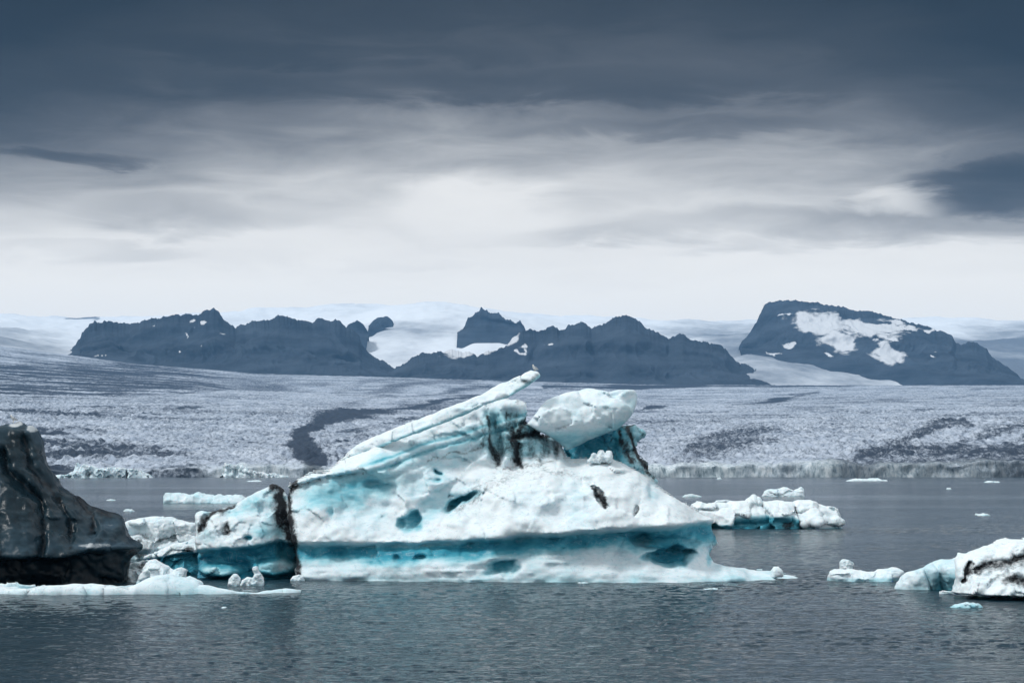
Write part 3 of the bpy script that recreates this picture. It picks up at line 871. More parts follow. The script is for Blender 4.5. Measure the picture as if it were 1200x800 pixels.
berg('grey dirty ice lump half hidden behind the small white heap of ice',
     [(141, 680), (142, 668), (147, 662), (156, 660), (166, 657), (174, 656), (181, 660), (184, 680)], 682, 1.1, seed=58, blue0=.1, dirt=lambda u, v, P, n: .34 + .5 * blob(u, v, 168, 663, 5, 3))
berg('small lumpy white heap of ice standing on the long flat floe',
     [(160, 682), (164, 674), (170, 664), (174, 657), (181, 656), (188, 660), (196, 665), (203, 669), (207, 666), (212, 665), (217, 668), (217, 674), (217, 683)], 686, 1.3, seed=61, blue0=.12, lipv=677, lipd=.2, lipblue=.18)
berg('long flat floe lying on the water below the dark iceberg',
     [(-120, 686), (-60, 681), (0, 681), (20, 679), (40, 680), (60, 683), (90, 682), (120, 681), (150, 681), (185, 680), (205, 681), (225, 680), (236, 682), (238, 686), (262, 688), (300, 689), (330, 690), (352, 691)], 696, 3.2, seed=64, blue0=.16, flat=.12, h=.085, fk=.10, sil=.05,
     dirt=lambda u, v, P, n: .30 * (1 - sstep(60, 230, u)) + .3 * blob(u, v, 155, 690, 12, 3) + .1 * fbm(u / 8, v / 4, 0, 3, 2))
berg('little curved ice chunk like a swan floating before the left end of the large iceberg',
     [(281, 687), (283, 680), (290, 676), (296, 677), (299, 673), (296, 667), (297, 664), (301, 663), (303, 668), (307, 675), (309, 680), (309, 687)], 686, .45, seed=67, blue0=.08, flat=.2, sil=.02)
berg('round lump of white ice floating just left of the swan-shaped chunk',
     [(267, 686), (268, 679), (271, 675), (274, 672), (278, 673), (281, 677), (281, 686)], 686, .4, seed=70, blue0=.08, flat=.2, sil=.03)
berg('small low ice scrap floating below the black crack of the large iceberg',
     [(340, 680), (343, 675), (350, 673), (355, 675), (357, 680)], 680, .4, seed=73, flat=.2)

# floes right of the main berg
berg('flat-topped white iceberg with teal sides and a dark crack floating behind the right tongue',
     [(806, 606), (810, 590), (818, 586), (830, 587), (842, 589), (852, 592), (866, 591), (876, 590), (880, 586), (883, 582), (886, 585), (889, 584), (893, 589), (905, 589), (918, 588), (935, 587), (948, 588), (958, 592), (968, 593), (978, 592), (984, 594), (986, 605), (985, 614)], 619.5, 4.5,
     seed=76, cat='iceberg', lipv=[(806, 612), (852, 613), (858, 605), (880, 604), (905, 604), (924, 603), (932, 608), (940, 617), (986, 617)], lipd=1.5, lipblue=.66, blue0=.04, flat=.42, h=.12,
     dirt=lambda u, v, P, n: np.maximum(np.maximum(.9 * stroke(u + 1.5 * fbm(u / 5, v / 5, 0, 2, 2), v, [(930, 597), (933, 606), (936, 617)], [1.2, 1.5, 2]), .85 * blob(u, v, 920, 615, 8, 6)), .28 * blob(u, v, 900, 600, 50, 3) + .4 * blob(u, v, 978, 606, 6, 8)),
     extra=lambda u, v, F: F - 1.2 * stroke(u, v, [(930, 595), (933, 606), (936, 620)], [1.6, 1.8, 2.2]) + .8 * blob(u, v, 955, 606, 18, 10) - 1.0 * blob(u, v, 966, 606, 9, 6))
berg('small humped floe alone behind the flat-topped iceberg',
     [(893, 581), (896, 576), (903, 573), (912, 572), (922, 572), (930, 574), (934, 572), (939, 570), (942, 574), (943, 581)], 581.5, 2.2, seed=79, blue0=.14)
berg('thin sliver of ice directly above the left end of the flat-topped iceberg',
     [(836, 589), (840, 586), (850, 585), (858, 587), (859, 589)], 589.5, .8, seed=82, flat=.2)
berg('tiny thin floe just right of the large iceberg, left of the flat-topped iceberg',
     [(799, 582), (803, 579), (812, 579), (820, 581), (822, 582)], 582, .8, seed=84, flat=.2, blue0=.15)
berg('low white floe lying left of the right-hand dirt-streaked iceberg',
     [(973, 682), (974, 670), (980, 666), (992, 667), (1005, 668), (1018, 670), (1026, 671), (1034, 668), (1046, 665), (1056, 666), (1060, 672), (1062, 682)], 681, 1.3, seed=87, blue0=.10, flat=.35, lipv=675, lipd=.15, lipblue=.15)
berg('small white cube of ice resting on the low white floe',
     [(985, 667), (985, 658), (988, 655), (994, 656), (1000, 659), (1001, 662), (998, 668)], 676.5, .45, seed=90, flat=.2, name='ice_chunk', cat='ice chunk', sil=.02)
berg('rippled scraps of slushy ice drifting beside the right-hand iceberg',
     [(1052, 690), (1060, 682), (1072, 680), (1084, 681), (1092, 685), (1096, 690)], 689, .8, seed=92, flat=.2, blue0=.2)
berg('small grey ice scrap in the dark water in front of the right-hand iceberg',
     [(1114, 712), (1118, 709), (1124, 707), (1132, 705), (1140, 706), (1148, 708), (1153, 712)], 712, .7, seed=94, flat=.2, blue0=.3)

# far floes
berg('long low pale blue floe on the far water left of the large iceberg',
     [(193, 588), (193, 578), (197, 577), (206, 578), (216, 579), (226, 579), (232, 577), (240, 580), (252, 580), (262, 581), (275, 580), (288, 582), (300, 588)], 589.5, 4, seed=97, blue0=.2)
def blocky(u, v, F):
    return F + 3.0 * np.round(1.6 * fbm(u / 9, v / 14, 0, 3, 141)) + 1.2 * fbm(u / 3, v / 5, 0, 3, 142) - 4 * stroke(u, v, [(150, 546), (150, 562)], [.9, .9]) - 3.5 * blob(u, v, 104, 555, 3, 4)


berg('long blocky iceberg with a thin pinnacle in front of the glacier at the left',
     [(62, 560), (66, 557.5), (74, 557), (80, 556), (84, 554), (88, 552), (89.5, 547), (90.5, 543), (92, 543), (93.5, 546), (94.5, 550), (97, 546), (100, 544.5), (106, 546), (112, 547), (116, 549.5), (121, 549), (127, 550), (129, 548), (134, 548), (140, 548), (146, 548.5), (149.5, 549), (150, 552), (151, 549), (158, 549.5), (164, 551), (169, 553), (175, 556), (179, 560)],
     559.6, 12, seed=100, cat='iceberg', h=.55, blue0=.16, amp=.5, flat=.06, extra=blocky, sil=.7,
     dirt=lambda u, v, P, n: .55 * stroke(u, v, [(150, 548), (150, 560)], [1, 1.2]) + .6 * blob(u, v, 105, 555, 3, 3) + .18 * blob(u, v, 125, 556, 60, 4) + .2 * fbm(u / 5, v / 4, 0, 3, 8))


def serac(u, v, F):
    return F + 3.5 * np.abs(noise(u / 4.5, v / 30, 0, 143)) * 2 + 1.5 * fbm(u / 2.5, v / 4, 0, 3, 144)


berg('row of white ice pinnacles at the glacier front left of the large iceberg',
     [(258, 559), (260, 553), (262, 546), (264, 542), (267, 545), (270, 543), (273, 549), (276, 545), (279, 546), (282, 550), (285, 546), (289, 548), (292, 552), (297, 551), (302, 554), (308, 553), (314, 556), (322, 555), (330, 557), (338, 559)],
     559.3, 9, seed=104, cat='iceberg', h=.55, blue0=.12, amp=.5, flat=.06, extra=serac, sil=.9, dirt=lambda u, v, P, n: .25 + .4 * fbm(u / 4, v / 8, 0, 3, 9))
FAR = [(130, 586, 11, 1.4, 'thin white sliver of ice on the grey water right of the dark iceberg'),
       (151, 599, 13, 3.0, 'small jagged floe just above the rounded white floe'),
       (298, 564, 18, 1.5, 'small flat floe before the glacier, above the left end of the large iceberg'),
       (1015, 563.5, 48, 3.4, 'wide low floe at the foot of the glacier on the right'),
       (1153, 604, 16, 3.2, 'small white floe alone on the open water at the far right'),
       (1145, 603, 4, 2.2, 'speck of ice beside the small white floe at the far right'),
       (1112, 573, 6, 2.6, 'tiny white growler on the water above the lone white floe'),
       (1162, 565, 20, 2.0, 'low floe under the glacier near the right edge'),
       (800, 556.8 + 2, 24, 3.2, 'low floe at the glacier foot next to the large iceberg'),
       (843, 561.5, 6, 3.0, 'small white floe before the glacier cliff above the flat-topped iceberg'),
       (640, 681, 18, 1.8, 'ice scrap in the water under the large iceberg'),
       (683, 683.5, 14, 1.6, 'sliver of ice floating before the middle of the large iceberg'),
       (835, 690.5, 24, 1.8, 'flat slush patch floating before the right tongue of the large iceberg'),
       (262, 712, 5, 1.2, 'speck of ice on the dark water in the lower left'),
       (905, 668 + 9, 8, 1.0, 'sliver of ice floating off the tongue of the large iceberg')]
for i, (cu, vw, w, hh, lab) in enumerate(FAR):
    rng = np.random.RandomState(i + 3)
    k = 9
    us = np.linspace(cu - w / 2, cu + w / 2, k)
    tops = vw - hh * np.sqrt(np.clip(1 - ((us - cu) / (w / 2)) ** 2, 0, 1)) * (0.55 + .45 * rng.rand(k)); tops[0] = tops[-1] = vw
    sY = float(dist_of_waterline(vw)) / F_PX
    berg(lab, list(zip(us, tops)), vw, w * sY * .35, seed=120 + i * 3, flat=.3, h=max(w * sY / 45, .03), blue0=.12, cat='ice floe', group='small ice scattered over the lagoon')


# ================================================================== BIRDS
def gull(label, u, v, Y, hpx, face):
    x, z = at(u, v, Y)
    s = hpx * Y / F_PX / 0.40             # 0.40 = standing height of the model
    root = empty('gull', (float(x), Y, float(z)))
    root.scale = (s,) * 3
    root.rotation_euler = (0, 0, face)
    tag(root, label, 'bird')
    wh, nt, b = node_mat('gull_white'); b.inputs['Base Color'].default_value = (.78, .78, .77, 1); b.inputs['Roughness'].default_value = .8
    gr, nt, b = node_mat('gull_grey'); b.inputs['Base Color'].default_value = (.42, .44, .47, 1)
    bk, nt, b = node_mat('gull_beak'); b.inputs['Base Color'].default_value = (.55, .38, .06, 1)

    def loft(rings, n=14):
        V, Q = [], []
        for (cx, cz, rx, ry, tilt) in rings:
            for k in range(n):
                a = 2 * math.pi * k / n
                lx, ly = 0.0, ry * math.cos(a)
                lz = rx * math.sin(a)
                V.append((cx - lz * math.sin(tilt), ly, cz + lz * math.cos(tilt)))
        for r in range(len(rings) - 1):
            for k in range(n):
                Q.append((r * n + k, r * n + (k + 1) % n, (r + 1) * n + (k + 1) % n, (r + 1) * n + k))
        return np.array(V), np.array(Q)
    V, Q = loft([(-.30, .10, .004, .012, 0), (-.24, .115, .018, .03, 0), (-.16, .14, .05, .06, .1), (-.06, .17, .085, .085, .3), (.03, .21, .09, .085, .5), (.09, .26, .065, .062, .9), (.115, .30, .045, .044, 1.2),
                 (.128, .335, .05, .046, 1.2), (.135, .365, .044, .040, 1.3), (.137, .39, .022, .022, 1.4), (.138, .398, .003, .003, 1.5)])
    mesh_object('body', V, Q, wh, None, root)
    V, Q = loft([(.165, .352, .014, .012, 0), (.20, .348, .010, .008, 0), (.225, .338, .002, .002, 0)], 8)
    mesh_object('beak', V, Q, bk, None, root)
    for sgn in (-1, 1):
        V, Q = loft([(-.33, .115, .004, .004, 0), (-.22, .15, .03, .010, 0), (-.08, .19, .06, .014, .2), (.04, .225, .045, .012, .4), (.07, .24, .006, .004, .5)], 10)
        V[:, 1] += sgn * (.078 - .25 * np.maximum(0, -.08 - V[:, 0]))
        mesh_object('wing', V, Q, gr, None, root)
        V, Q = loft([(-.01, .13, .007, .007, 1.57), (0, .005, .006, .006, 1.57)], 8)
        V[:, 1] += sgn * .03
        lg = np.array(V); lg[:8] = [(-.01 + .007 * math.cos(a), sgn * .03 + .007 * math.sin(a), .13) for a in np.linspace(0, 2 * math.pi, 8, False)]
        lg[8:] = [(.006 * math.cos(a), sgn * .03 + .006 * math.sin(a), -.02) for a in np.linspace(0, 2 * math.pi, 8, False)]
        mesh_object('leg', lg, Q, bk, None, root)


gull('white gull perched on the tip of the slanting slab of the large iceberg', 626.5, 435.0, YM + 1.9, 8.0, -2.3)
gull('white gull perched on top of the dark iceberg', 15.5, 494.6, YD + 1.0, 8.5, -2.2)


# ================================================================== LAND
def smooth_rows(A, k):
    ker = np.hanning(2 * k + 3)[1:-1]; ker /= ker.sum()
    P_ = np.pad(A, ((k, k), (0, 0)), mode='edge')
    return np.stack([np.convolve(P_[:, j], ker, 'valid') for j in range(A.shape[1])], 1)


def table(us, Ds, tab, U, D):
    tab = np.array(tab, float)
    cols = np.stack([np.interp(U, us, tab[r]) for r in range(len(Ds))])            # rows x U
    lD = np.log(Ds)
    out = np.stack([np.interp(np.log(D), lD, cols[:, j]) for j in range(len(U))], 1)
    return out


# ---- glacier tongue
gu = [-250, 0, 150, 300, 450, 600, 750, 900, 1050, 1200, 1450]
gD = [2110, 2600, 3500, 5000, 7000, 8900]
gt = [[556, 556, 556, 549, 547, 546, 544, 543, 543, 543, 543],
      [526, 526, 526, 527, 527, 527, 526, 525, 524, 524, 524],
      [498, 498, 500, 503, 504, 504, 503, 501, 499, 498, 498],
      [469, 469, 472, 476, 479, 480, 480, 479, 477, 476, 476],
      [438, 438, 448, 458, 460, 462, 463, 463, 462, 461, 461],
      [402, 404, 424, 437, 441, 446, 450, 451, 451, 451, 451]]
U = np.linspace(-230, 1430, 1250)
D = np.geomspace(2110, 8900, 720)
Vt = smooth_rows(table(gu, gD, gt, U, D), 30)
X, Z = at(U[None, :], Vt, D[:, None])
Yg = np.repeat(D[:, None], len(U), 1)
und = 14 * fbm(X / 700, Yg / 900, 0, 3, 201) * sstep(2300, 3500, Yg) * (1 - sstep(8000, 8900, Yg))
near = 1 - sstep(2400, 6500, Yg)
ser = ridged(X / 26, Yg / 34, 4, 202)
ser2 = noise(X / 11, Yg / 15, 0, 203)
big = sstep(-.3, .5, fbm(X / 220, Yg / 320, 0, 3, 204))
lowf = .25 + .75 * sstep(2110, 2350, Yg)
Z = Z + (4.5 * fbm(X / 55, X * 0, 0, 4, 216) - 1.0) * (1 - sstep(2110, 2400, Yg))
Z = Z + und + lowf * (ser - .4) * (2.0 + 7.0 * near) * (.45 + .75 * big) + ser2 * (1.2 + 2.6 * near) * (.5 + .5 * lowf)
# front line in and out, cliff below
wig = 30 * fbm(X[0] / 120, 0, 0, 4, 205)
Yg = Yg + wig[None, :] * (1 - sstep(2110, 2900, D))[:, None]
mU, mV = px(X, Yg, Z)
mV = Vt + 2.0 * fbm(X / 160, Yg / 260, 0, 4, 207); mU = np.repeat(U[None, :], len(D), 0) + 9 * fbm(X / 140, Yg / 300, 3, 5, 208, .65)
M = np.zeros_like(X)
M = np.maximum(M, 1.05 * stroke(mU, mV, [(575, 466), (520, 471), (470, 477), (420, 484), (378, 491), (356, 500), (352, 512), (358, 524), (368, 534), (376, 546)], [1.2, 1.6, 2, 3.2, 4.5, 7.5, 12, 14, 12, 8], .9))
streakn = fbm(X / 260, Yg / 70, 0, 4, 209)
M = np.maximum(M, (.44 + .5 * streakn) * sstep(-10, 6, mV - np.interp(mU, [-200, 20, 90, 160, 230, 262], [488, 494, 510, 521, 536, 560])) * (1 - sstep(215, 262, mU)))
M = np.maximum(M, .75 * blob(mU, mV, 40, 552, 60, 10, 4, .5))
M = np.maximum(M, .45 * blob(mU, mV, 850, 521, 62, 15, -12, .6))
M = np.maximum(M, .52 * stroke(mU, mV, [(1000, 537), (1050, 526), (1080, 511), (1110, 502), (1130, 500), (1132, 507)], [4, 6, 6, 5, 6, 4], .95))
M = np.maximum(M, .48 * stroke(mU, mV, [(1090, 536), (1130, 522), (1170, 510), (1230, 496)], [4, 5, 6, 6], .95))
M = np.maximum(M, (.42 + .3 * streakn) * sstep(0, 10, mV - np.interp(mU, [930, 1000, 1060, 1110, 1140, 1200, 1300], [545, 530, 518, 514, 520, 508, 500])) * sstep(930, 990, mU))
M = np.maximum(M, (.50 + .55 * streakn) * (1 - sstep(120, 420, mU)) * sstep(414, 428, mV) * (1 - sstep(456, 470, mV)))
M = np.maximum(M, .42 * blob(mU, mV, 145, 456, 40, 8, -8, .7)); M = np.maximum(M, .38 * blob(mU, mV, 310, 452, 60, 8, 5, .8))
M = np.maximum(M, .55 * stroke(mU, mV, [(755, 476), (820, 472), (900, 466), (960, 460)], [2, 1.6, 1.4, 1.2], .8))
M = np.maximum(M, .62 * stroke(mU, mV, [(800, 454.5), (900, 453), (1000, 452), (1060, 452)], [1.2, 1.6, 1.6, 1], .8)); M = np.maximum(M, .6 * blob(mU, mV, 215, 483, 18, 3, -6, .7))
M = np.maximum(M, .75 * stroke(mU, mV, [(640, 452), (700, 454), (800, 453), (830, 452)], [1.6, 2.2, 2, 1], .8))
M = np.maximum(M, .4 * stroke(mU, mV, [(0, 482), (40, 484), (90, 486), (130, 490)], [2, 2.5, 2.5, 1.5], .8)); M = np.maximum(M, .5 * stroke(mU, mV, [(30, 500), (80, 501), (122, 506)], [1.5, 2.5, 2], .8))
M = M * (1 - .5 * sstep(110, 160, mU) * (1 - sstep(255, 275, mU)) * sstep(528, 540, mV))
# concentric bands beside the medial moraine
dd, _ = seg_dist(mU, mV, [(575, 466), (470, 477), (378, 491), (352, 512), (376, 546)])
M = np.maximum(M, (.22 + .22 * np.sin(dd / 1.7)) * (1 - sstep(14, 60, dd)) * sstep(360, 400, mU))
flow = mV + .00016 * (mU - 640) ** 2 * sstep(440, 520, mV)
M = M + .30 * fbm(flow / 3.2, mU / 320, 0, 3, 218) * sstep(452, 462, mV) * (1 - sstep(515, 540, mV))
M = np.maximum(M, .12 + .3 * np.maximum(0, streakn) * (1 - sstep(480, 520, mV)))
nc = 7
fr = []
fz = np.linspace(0, 1, nc)[:-1]
ztop = Z[0]
rec = 5 * noise(X[0] / 14, 0, 0, 211) + 7 * ridged(X[0] / 40, X[0] * 0, 3, 212)
crow = []
for k in fz:
    zz = -2.5 + (ztop + 2.5) * k
    crow.append(np.stack([X[0] + 1.5 * noise(X[0] / 9, zz / 8, 0, 215), Yg[0] - 3 * (1 - k) + rec * np.sin(k * 3.1) * .4 + 1.8 * noise(X[0] / 8, zz / 6, 0, 213), zz], -1))
top = np.stack([X, Yg, Z], -1)
allv = np.concatenate([np.array(crow), top], 0)
cvar = np.clip(.8 + .5 * fbm(U / 40, 0, 0, 4, 217), .4, 1) * np.interp(U, [260, 320, 400, 760, 900, 1000, 1150], [1, .8, .6, 1, 1, .6, .35])
cliff = np.concatenate([np.ones((nc - 1, len(U))) * ((.04 + .96 * sstep(225, 262, U)) * cvar)[None, :], (1 - sstep(2110, 2190, D))[:, None] * ((.2 + .8 * sstep(225, 265, U)) * cvar)[None, :] * .8], 0)
mor = np.concatenate([np.repeat(np.clip(M[:1] + .1, 0, 1), nc - 1, 0), M], 0)
gl = mesh_object('glacier', allv.reshape(-1, 3), grid_quads(*allv.shape[:2]), GLAC, {'moraine': mor.ravel(), 'cliff': cliff.ravel()})
tag(gl, 'broad crevassed grey-white glacier with dark moraine bands ending in an ice cliff at the lagoon', 'glacier', kind='structure')

# ---- ice cap behind the mountains
cu = [-260, 0, 80, 200, 300, 420, 450, 500, 560, 610, 660, 800, 845, 880, 920, 1000, 1100, 1200, 1460]
cD = [8700, 10300, 11700, 13200, 15000, 16500]
ct = [[410, 414, 440, 460, 466, 469, 470, 471, 472, 473, 475, 475, 475, 470, 475, 475, 475, 475, 475],
      [398, 400, 416, 438, 448, 440, 438, 438, 440, 444, 456, 460, 446, 428, 432, 444, 452, 458, 460],
      [390, 391, 398, 412, 418, 404, 398, 396, 398, 402, 418, 420, 412, 408, 412, 420, 424, 428, 430],
      [381, 382, 384, 390, 390, 374, 362, 357, 362, 376, 388, 392, 393, 392, 394, 398, 398, 396, 396],
      [374, 374, 372, 370, 366, 362, 362, 364, 366, 372, 378, 380, 380, 380, 380, 380, 378, 378, 380],
      [373, 372, 371, 369, 365, 361, 361, 363, 365, 370, 374, 377, 378, 377, 376, 376, 376, 377, 378]]
U = np.linspace(-250, 1450, 800); D = np.geomspace(8700, 16500, 330)
Vt = smooth_rows(smooth_rows(table(cu, cD, ct, U, D), 16).T, 10).T
X, Z = at(U[None, :], Vt, D[:, None])
Yc = np.repeat(D[:, None], len(U), 1)
Z = Z + 42 * fbm(X / 620, Yc / 900, 0, 5, 221) + 12 * ridged(X / 260, Yc / 300, 3, 222)
mV = Vt; mU = np.repeat(U[None, :], len(D), 0) + 6 * fbm(X / 400, Yc / 900, 0, 4, 223)
M = np.zeros_like(X)
M = np.maximum(M, .55 * sstep(1060, 1130, mU) * sstep(384, 400, mV + 3 * fbm(X / 500, Yc / 600, 0, 4, 224)))
M = np.maximum(M, .34 * sstep(1080, 1200, mU) * sstep(374, 382, mV))
M = np.maximum(M, .30 * (1 - sstep(60, 110, mU)) * sstep(380, 396, mV))
M = np.maximum(M, .5 * stroke(mU, mV, [(80, 372), (100, 370), (115, 372)], [1.5, 2.5, 1.5], .8))
M = np.maximum(M, .46 * blob(mU, mV, 940, 425, 140, 34, 8, .6)); M = np.maximum(M, .25 * blob(mU, mV, 470, 412, 40, 14, 0, .8))
M = np.maximum(M, .28 * blob(mU, mV, 480, 388, 60, 10, 0, .8)); M = np.maximum(M, .26 * blob(mU, mV, 830, 388, 60, 8, 0, .8))  # grey patches painted to shade the snow dome and slopes
back = np.stack([X[-1] * 1.1, Yc[-1] + 2500, Z[-1] - 900], -1)[None]
allv = np.concatenate([np.stack([X, Yc, Z], -1), back], 0)
M = np.concatenate([M, M[-1:]], 0)
cp = mesh_object('ice_cap', allv.reshape(-1, 3), grid_quads(*allv.shape[:2]), CAP, {'moraine': M.ravel(), 'cliff': M.ravel() * 0})
tag(cp, 'pale snow-covered ice cap rising behind the dark mountains to the horizon', 'ice cap', kind='structure')


# ---- mountains
def mountain(label, crest, base, Dc, Db, seed, snow=None, jag=1.2, cat='mountain', gul=1.0):
    c = np.array(crest, float); b = np.array(base, float)
    u0, u1 = c[0, 0], c[-1, 0]
    n = int(max(40, (u1 - u0) * 1.6))
    Uc = np.linspace(u0, u1, n)
    e = np.minimum(1, np.minimum(Uc - u0, u1 - Uc) / 10)
    vc = np.interp(Uc, c[:, 0], c[:, 1]) - e * 2.3 * jag * (1.3 * fbm(Uc / 11, 0, 0, 5, seed, .7) + 1.3 * np.maximum(0, ridged(Uc / 9, Uc * 0, 3, seed + 2) - .45) + .1)
    vb = np.interp(Uc, b[:, 0], b[:, 1])
    dc = np.interp(Uc, [u0, u1], Dc); db = np.interp(Uc, [u0, u1], Db)
    vc = np.minimum(vc, vb); vs = np.minimum(np.interp(Uc, c[:, 0], c[:, 1]), vb)
    xc, zc = at(Uc, vc, dc); xb, zb = at(Uc, vb, db)
    zs = at(Uc, vs, dc)[1]; jz = zc - zs
    nf, nb = 84, 26
    rows, sn = [], []
    span = (zc - zb)
    for t in np.r_[np.linspace(-.35, 0, 8)[:-1], np.linspace(0, 1, nf)]:
        tt = max(t, 0)
        y = db + (dc - db) * tt + min(t, 0) * 900
        x = xb + (xc - xb) * tt
        prof = .55 * tt + .45 * tt ** 2.0 if True else tt
        z = zb + (zs - zb) * prof + jz * tt ** 7 + min(t, 0) * 500
        w = 4 * tt * (1 - tt)
        g = ridged(x / 420 + .25 * fbm(x / 300, y / 300, 0, 2, seed), y / 1700, 5, seed + 5)
        z = z + gul * w * span * (.30 * (g - .45)) + w * 14 * fbm(x / 90, y / 140, 0, 4, seed + 9)
        strat = np.sin(z / 26 + 2 * fbm(x / 400, y / 400, 0, 2, seed + 3))
        y = y + 40 * strat * w
        rows.append(np.stack([x, y, z], -1))
        u_, v_ = px(x, y, z)
        wu_ = u_ + 9 * fbm(x / 60, z / 45, 0, 4, seed + 31); wv_ = v_ + 5 * fbm(x / 60, z / 45, 5, 4, seed + 32)
        sn.append(snow(wu_, wv_, tt) if snow else np.zeros(n))
    for k in np.linspace(0, 1, nb)[1:]:
        y = dc + 1700 * k
        x = xc * (1 + .1 * k)
        z = zc - (span + 300) * k ** .8 + 30 * fbm(x / 200, y / 200, 0, 3, seed) * k
        rows.append(np.stack([x, y, z], -1)); sn.append(np.zeros(n))
    V = np.array(rows)
    o = mesh_object('mountain', V.reshape(-1, 3), grid_quads(*V.shape[:2]), ROCK, {'snow': np.array(sn).ravel()})
    return tag(o, label, cat, kind='structure')


def snow_left(u, v, t):
    s = np.zeros_like(u)
    for a in ((227, 378, 6, 1.6, 10), (244, 381, 3, 2.5, 0), (179, 382, 4, .9, 0), (116, 417, 4, .8, 0), (260, 391, 2, .8, 0), (236, 406, 2, 1, 0), (210, 410, 2, 1, 0), (220, 394, 1.5, 1.5, 0)):
        s = np.maximum(s, .95 * blob(u, v, *a, .6))
    return s


mountain('long dark flat-topped mountain ridge on the left',
         [(70, 419), (80, 412), (88, 404), (94, 396), (96, 388), (106, 380), (122, 378), (140, 379), (152, 380), (165, 375), (180, 373), (195, 369), (215, 369), (232, 368), (240, 364), (250, 363), (256, 367), (266, 376), (276, 383), (282, 377),
          (288, 380), (296, 375), (304, 376), (316, 374), (325, 370), (334, 373), (344, 374), (354, 374), (364, 377), (374, 375), (386, 374), (398, 377), (406, 383), (414, 388), (421, 395), (424, 403), (432, 412), (444, 420), (456, 428), (470, 438), (480, 442)],
         [(70, 420), (150, 426), (250, 434), (330, 440), (450, 443), (480, 444)], (10300, 10300), (9150, 9150), 301, snow_left)


def snow_mid(u, v, t):
    s = np.zeros_like(u)
    for a in ((578, 401, 22, 9, -14), (556, 409, 34, 8, -6), (598, 396, 18, 6, -20), (640, 403, 5, 2, 0), (612, 412, 6, 2, -8), (530, 404, 12, 6, 20), (618, 408, 4, 1.2, 0)):
        s = np.maximum(s, .95 * blob(u, v, *a, .6))
    return s


mountain('broad dark mountain with a pointed peak in the middle of the picture',
         [(440, 446), (455, 436), (468, 427), (482, 420), (496, 414), (512, 411), (530, 412), (545, 414), (560, 415), (575, 412), (588, 408), (598, 400), (606, 394), (614, 388), (622, 386), (630, 388), (640, 385), (648, 384), (656, 386), (666, 382),
          (675, 379), (684, 380), (694, 386), (702, 383), (714, 376), (724, 371), (733, 368), (740, 372), (752, 380), (764, 386), (776, 392), (784, 396), (792, 395), (800, 393), (808, 398), (818, 400), (826, 399), (838, 403), (848, 409), (856, 416), (868, 424), (884, 433), (896, 441), (908, 450)],
         [(440, 447), (600, 448), (780, 452), (908, 451)], (10000, 10000), (9000, 9000), 311, snow_mid)


def snow_right(u, v, t):
    s = np.zeros_like(u)
    for a in ((960, 378, 36, 15, 8), (985, 398, 26, 12, 12), (1020, 385, 40, 10, 6), (1040, 414, 20, 12, 30), (1045, 380, 18, 6, 12), (1002, 406, 10, 5, 20), (925, 403, 9, 2, 0), (1065, 383, 14, 3, 12), (935, 373, 6, 10, 0), (1090, 387, 10, 2.2, 12),
              (908, 414, 8, 1.5, 8), (918, 370, 4, 1.5, 0), (1088, 418, 4, 3, -20), (975, 415, 6, 2, 0), (1035, 398, 14, 3, -8)):
        s = np.maximum(s, .95 * blob(u, v, *a, .6))
    for a in ((1015, 406, 14, 8, 10), (1000, 371, 10, 3, 10), (1030, 377, 12, 2.5, 8)):
        s = s * (1 - .95 * blob(u, v, *a, .6))
    return s


mountain('dark snow-patched mountain with a rounded flat summit on the right',
         [(866, 406), (870, 399), (876, 394), (882, 386), (886, 379), (890, 370), (896, 358), (900, 354), (912, 353), (930, 352), (945, 353), (960, 356), (975, 359), (990, 361), (1005, 364), (1014, 365), (1026, 367), (1036, 369), (1050, 374), (1064, 377), (1080, 380), (1092, 385), (1106, 389),
          (1116, 393), (1120, 401), (1128, 404), (1134, 400), (1146, 404), (1156, 409), (1162, 417), (1172, 424), (1184, 434), (1196, 443), (1210, 450)],
         [(866, 407), (890, 412), (920, 417), (960, 423), (1000, 428), (1040, 431), (1080, 434), (1120, 441), (1170, 446), (1210, 451)], (12000, 10800), (11200, 9300), 321, snow_right, jag=.8)
mountain('jagged dark rock ridge standing out of the snow dome',
         [(536, 391), (542, 384), (548, 373), (556, 369), (564, 366), (572, 368), (582, 367), (590, 371), (597, 374), (604, 376), (609, 374), (613, 381), (617, 388), (624, 394)],
         [(536, 391), (560, 391), (590, 393), (624, 396)], (11800, 11800), (11500, 11500), 331, None, jag=1.6, cat='rock ridge')
mountain('small dark rock outcrop in the snow close to the left ridge',
         [(402, 390), (408, 380), (418, 376), (426, 380), (432, 390)], [(402, 390), (432, 392)], (11600, 11600), (11400, 11400), 341, None, jag=.6, cat='rock outcrop')
mountain('small rounded rock outcrop on the snow below the white dome',
         [(432, 382), (438, 375), (446, 372), (454, 371), (460, 376), (463, 384)], [(432, 383), (463, 386)], (12400, 12400), (12200, 12200), 351, None, jag=.6, cat='rock outcrop')

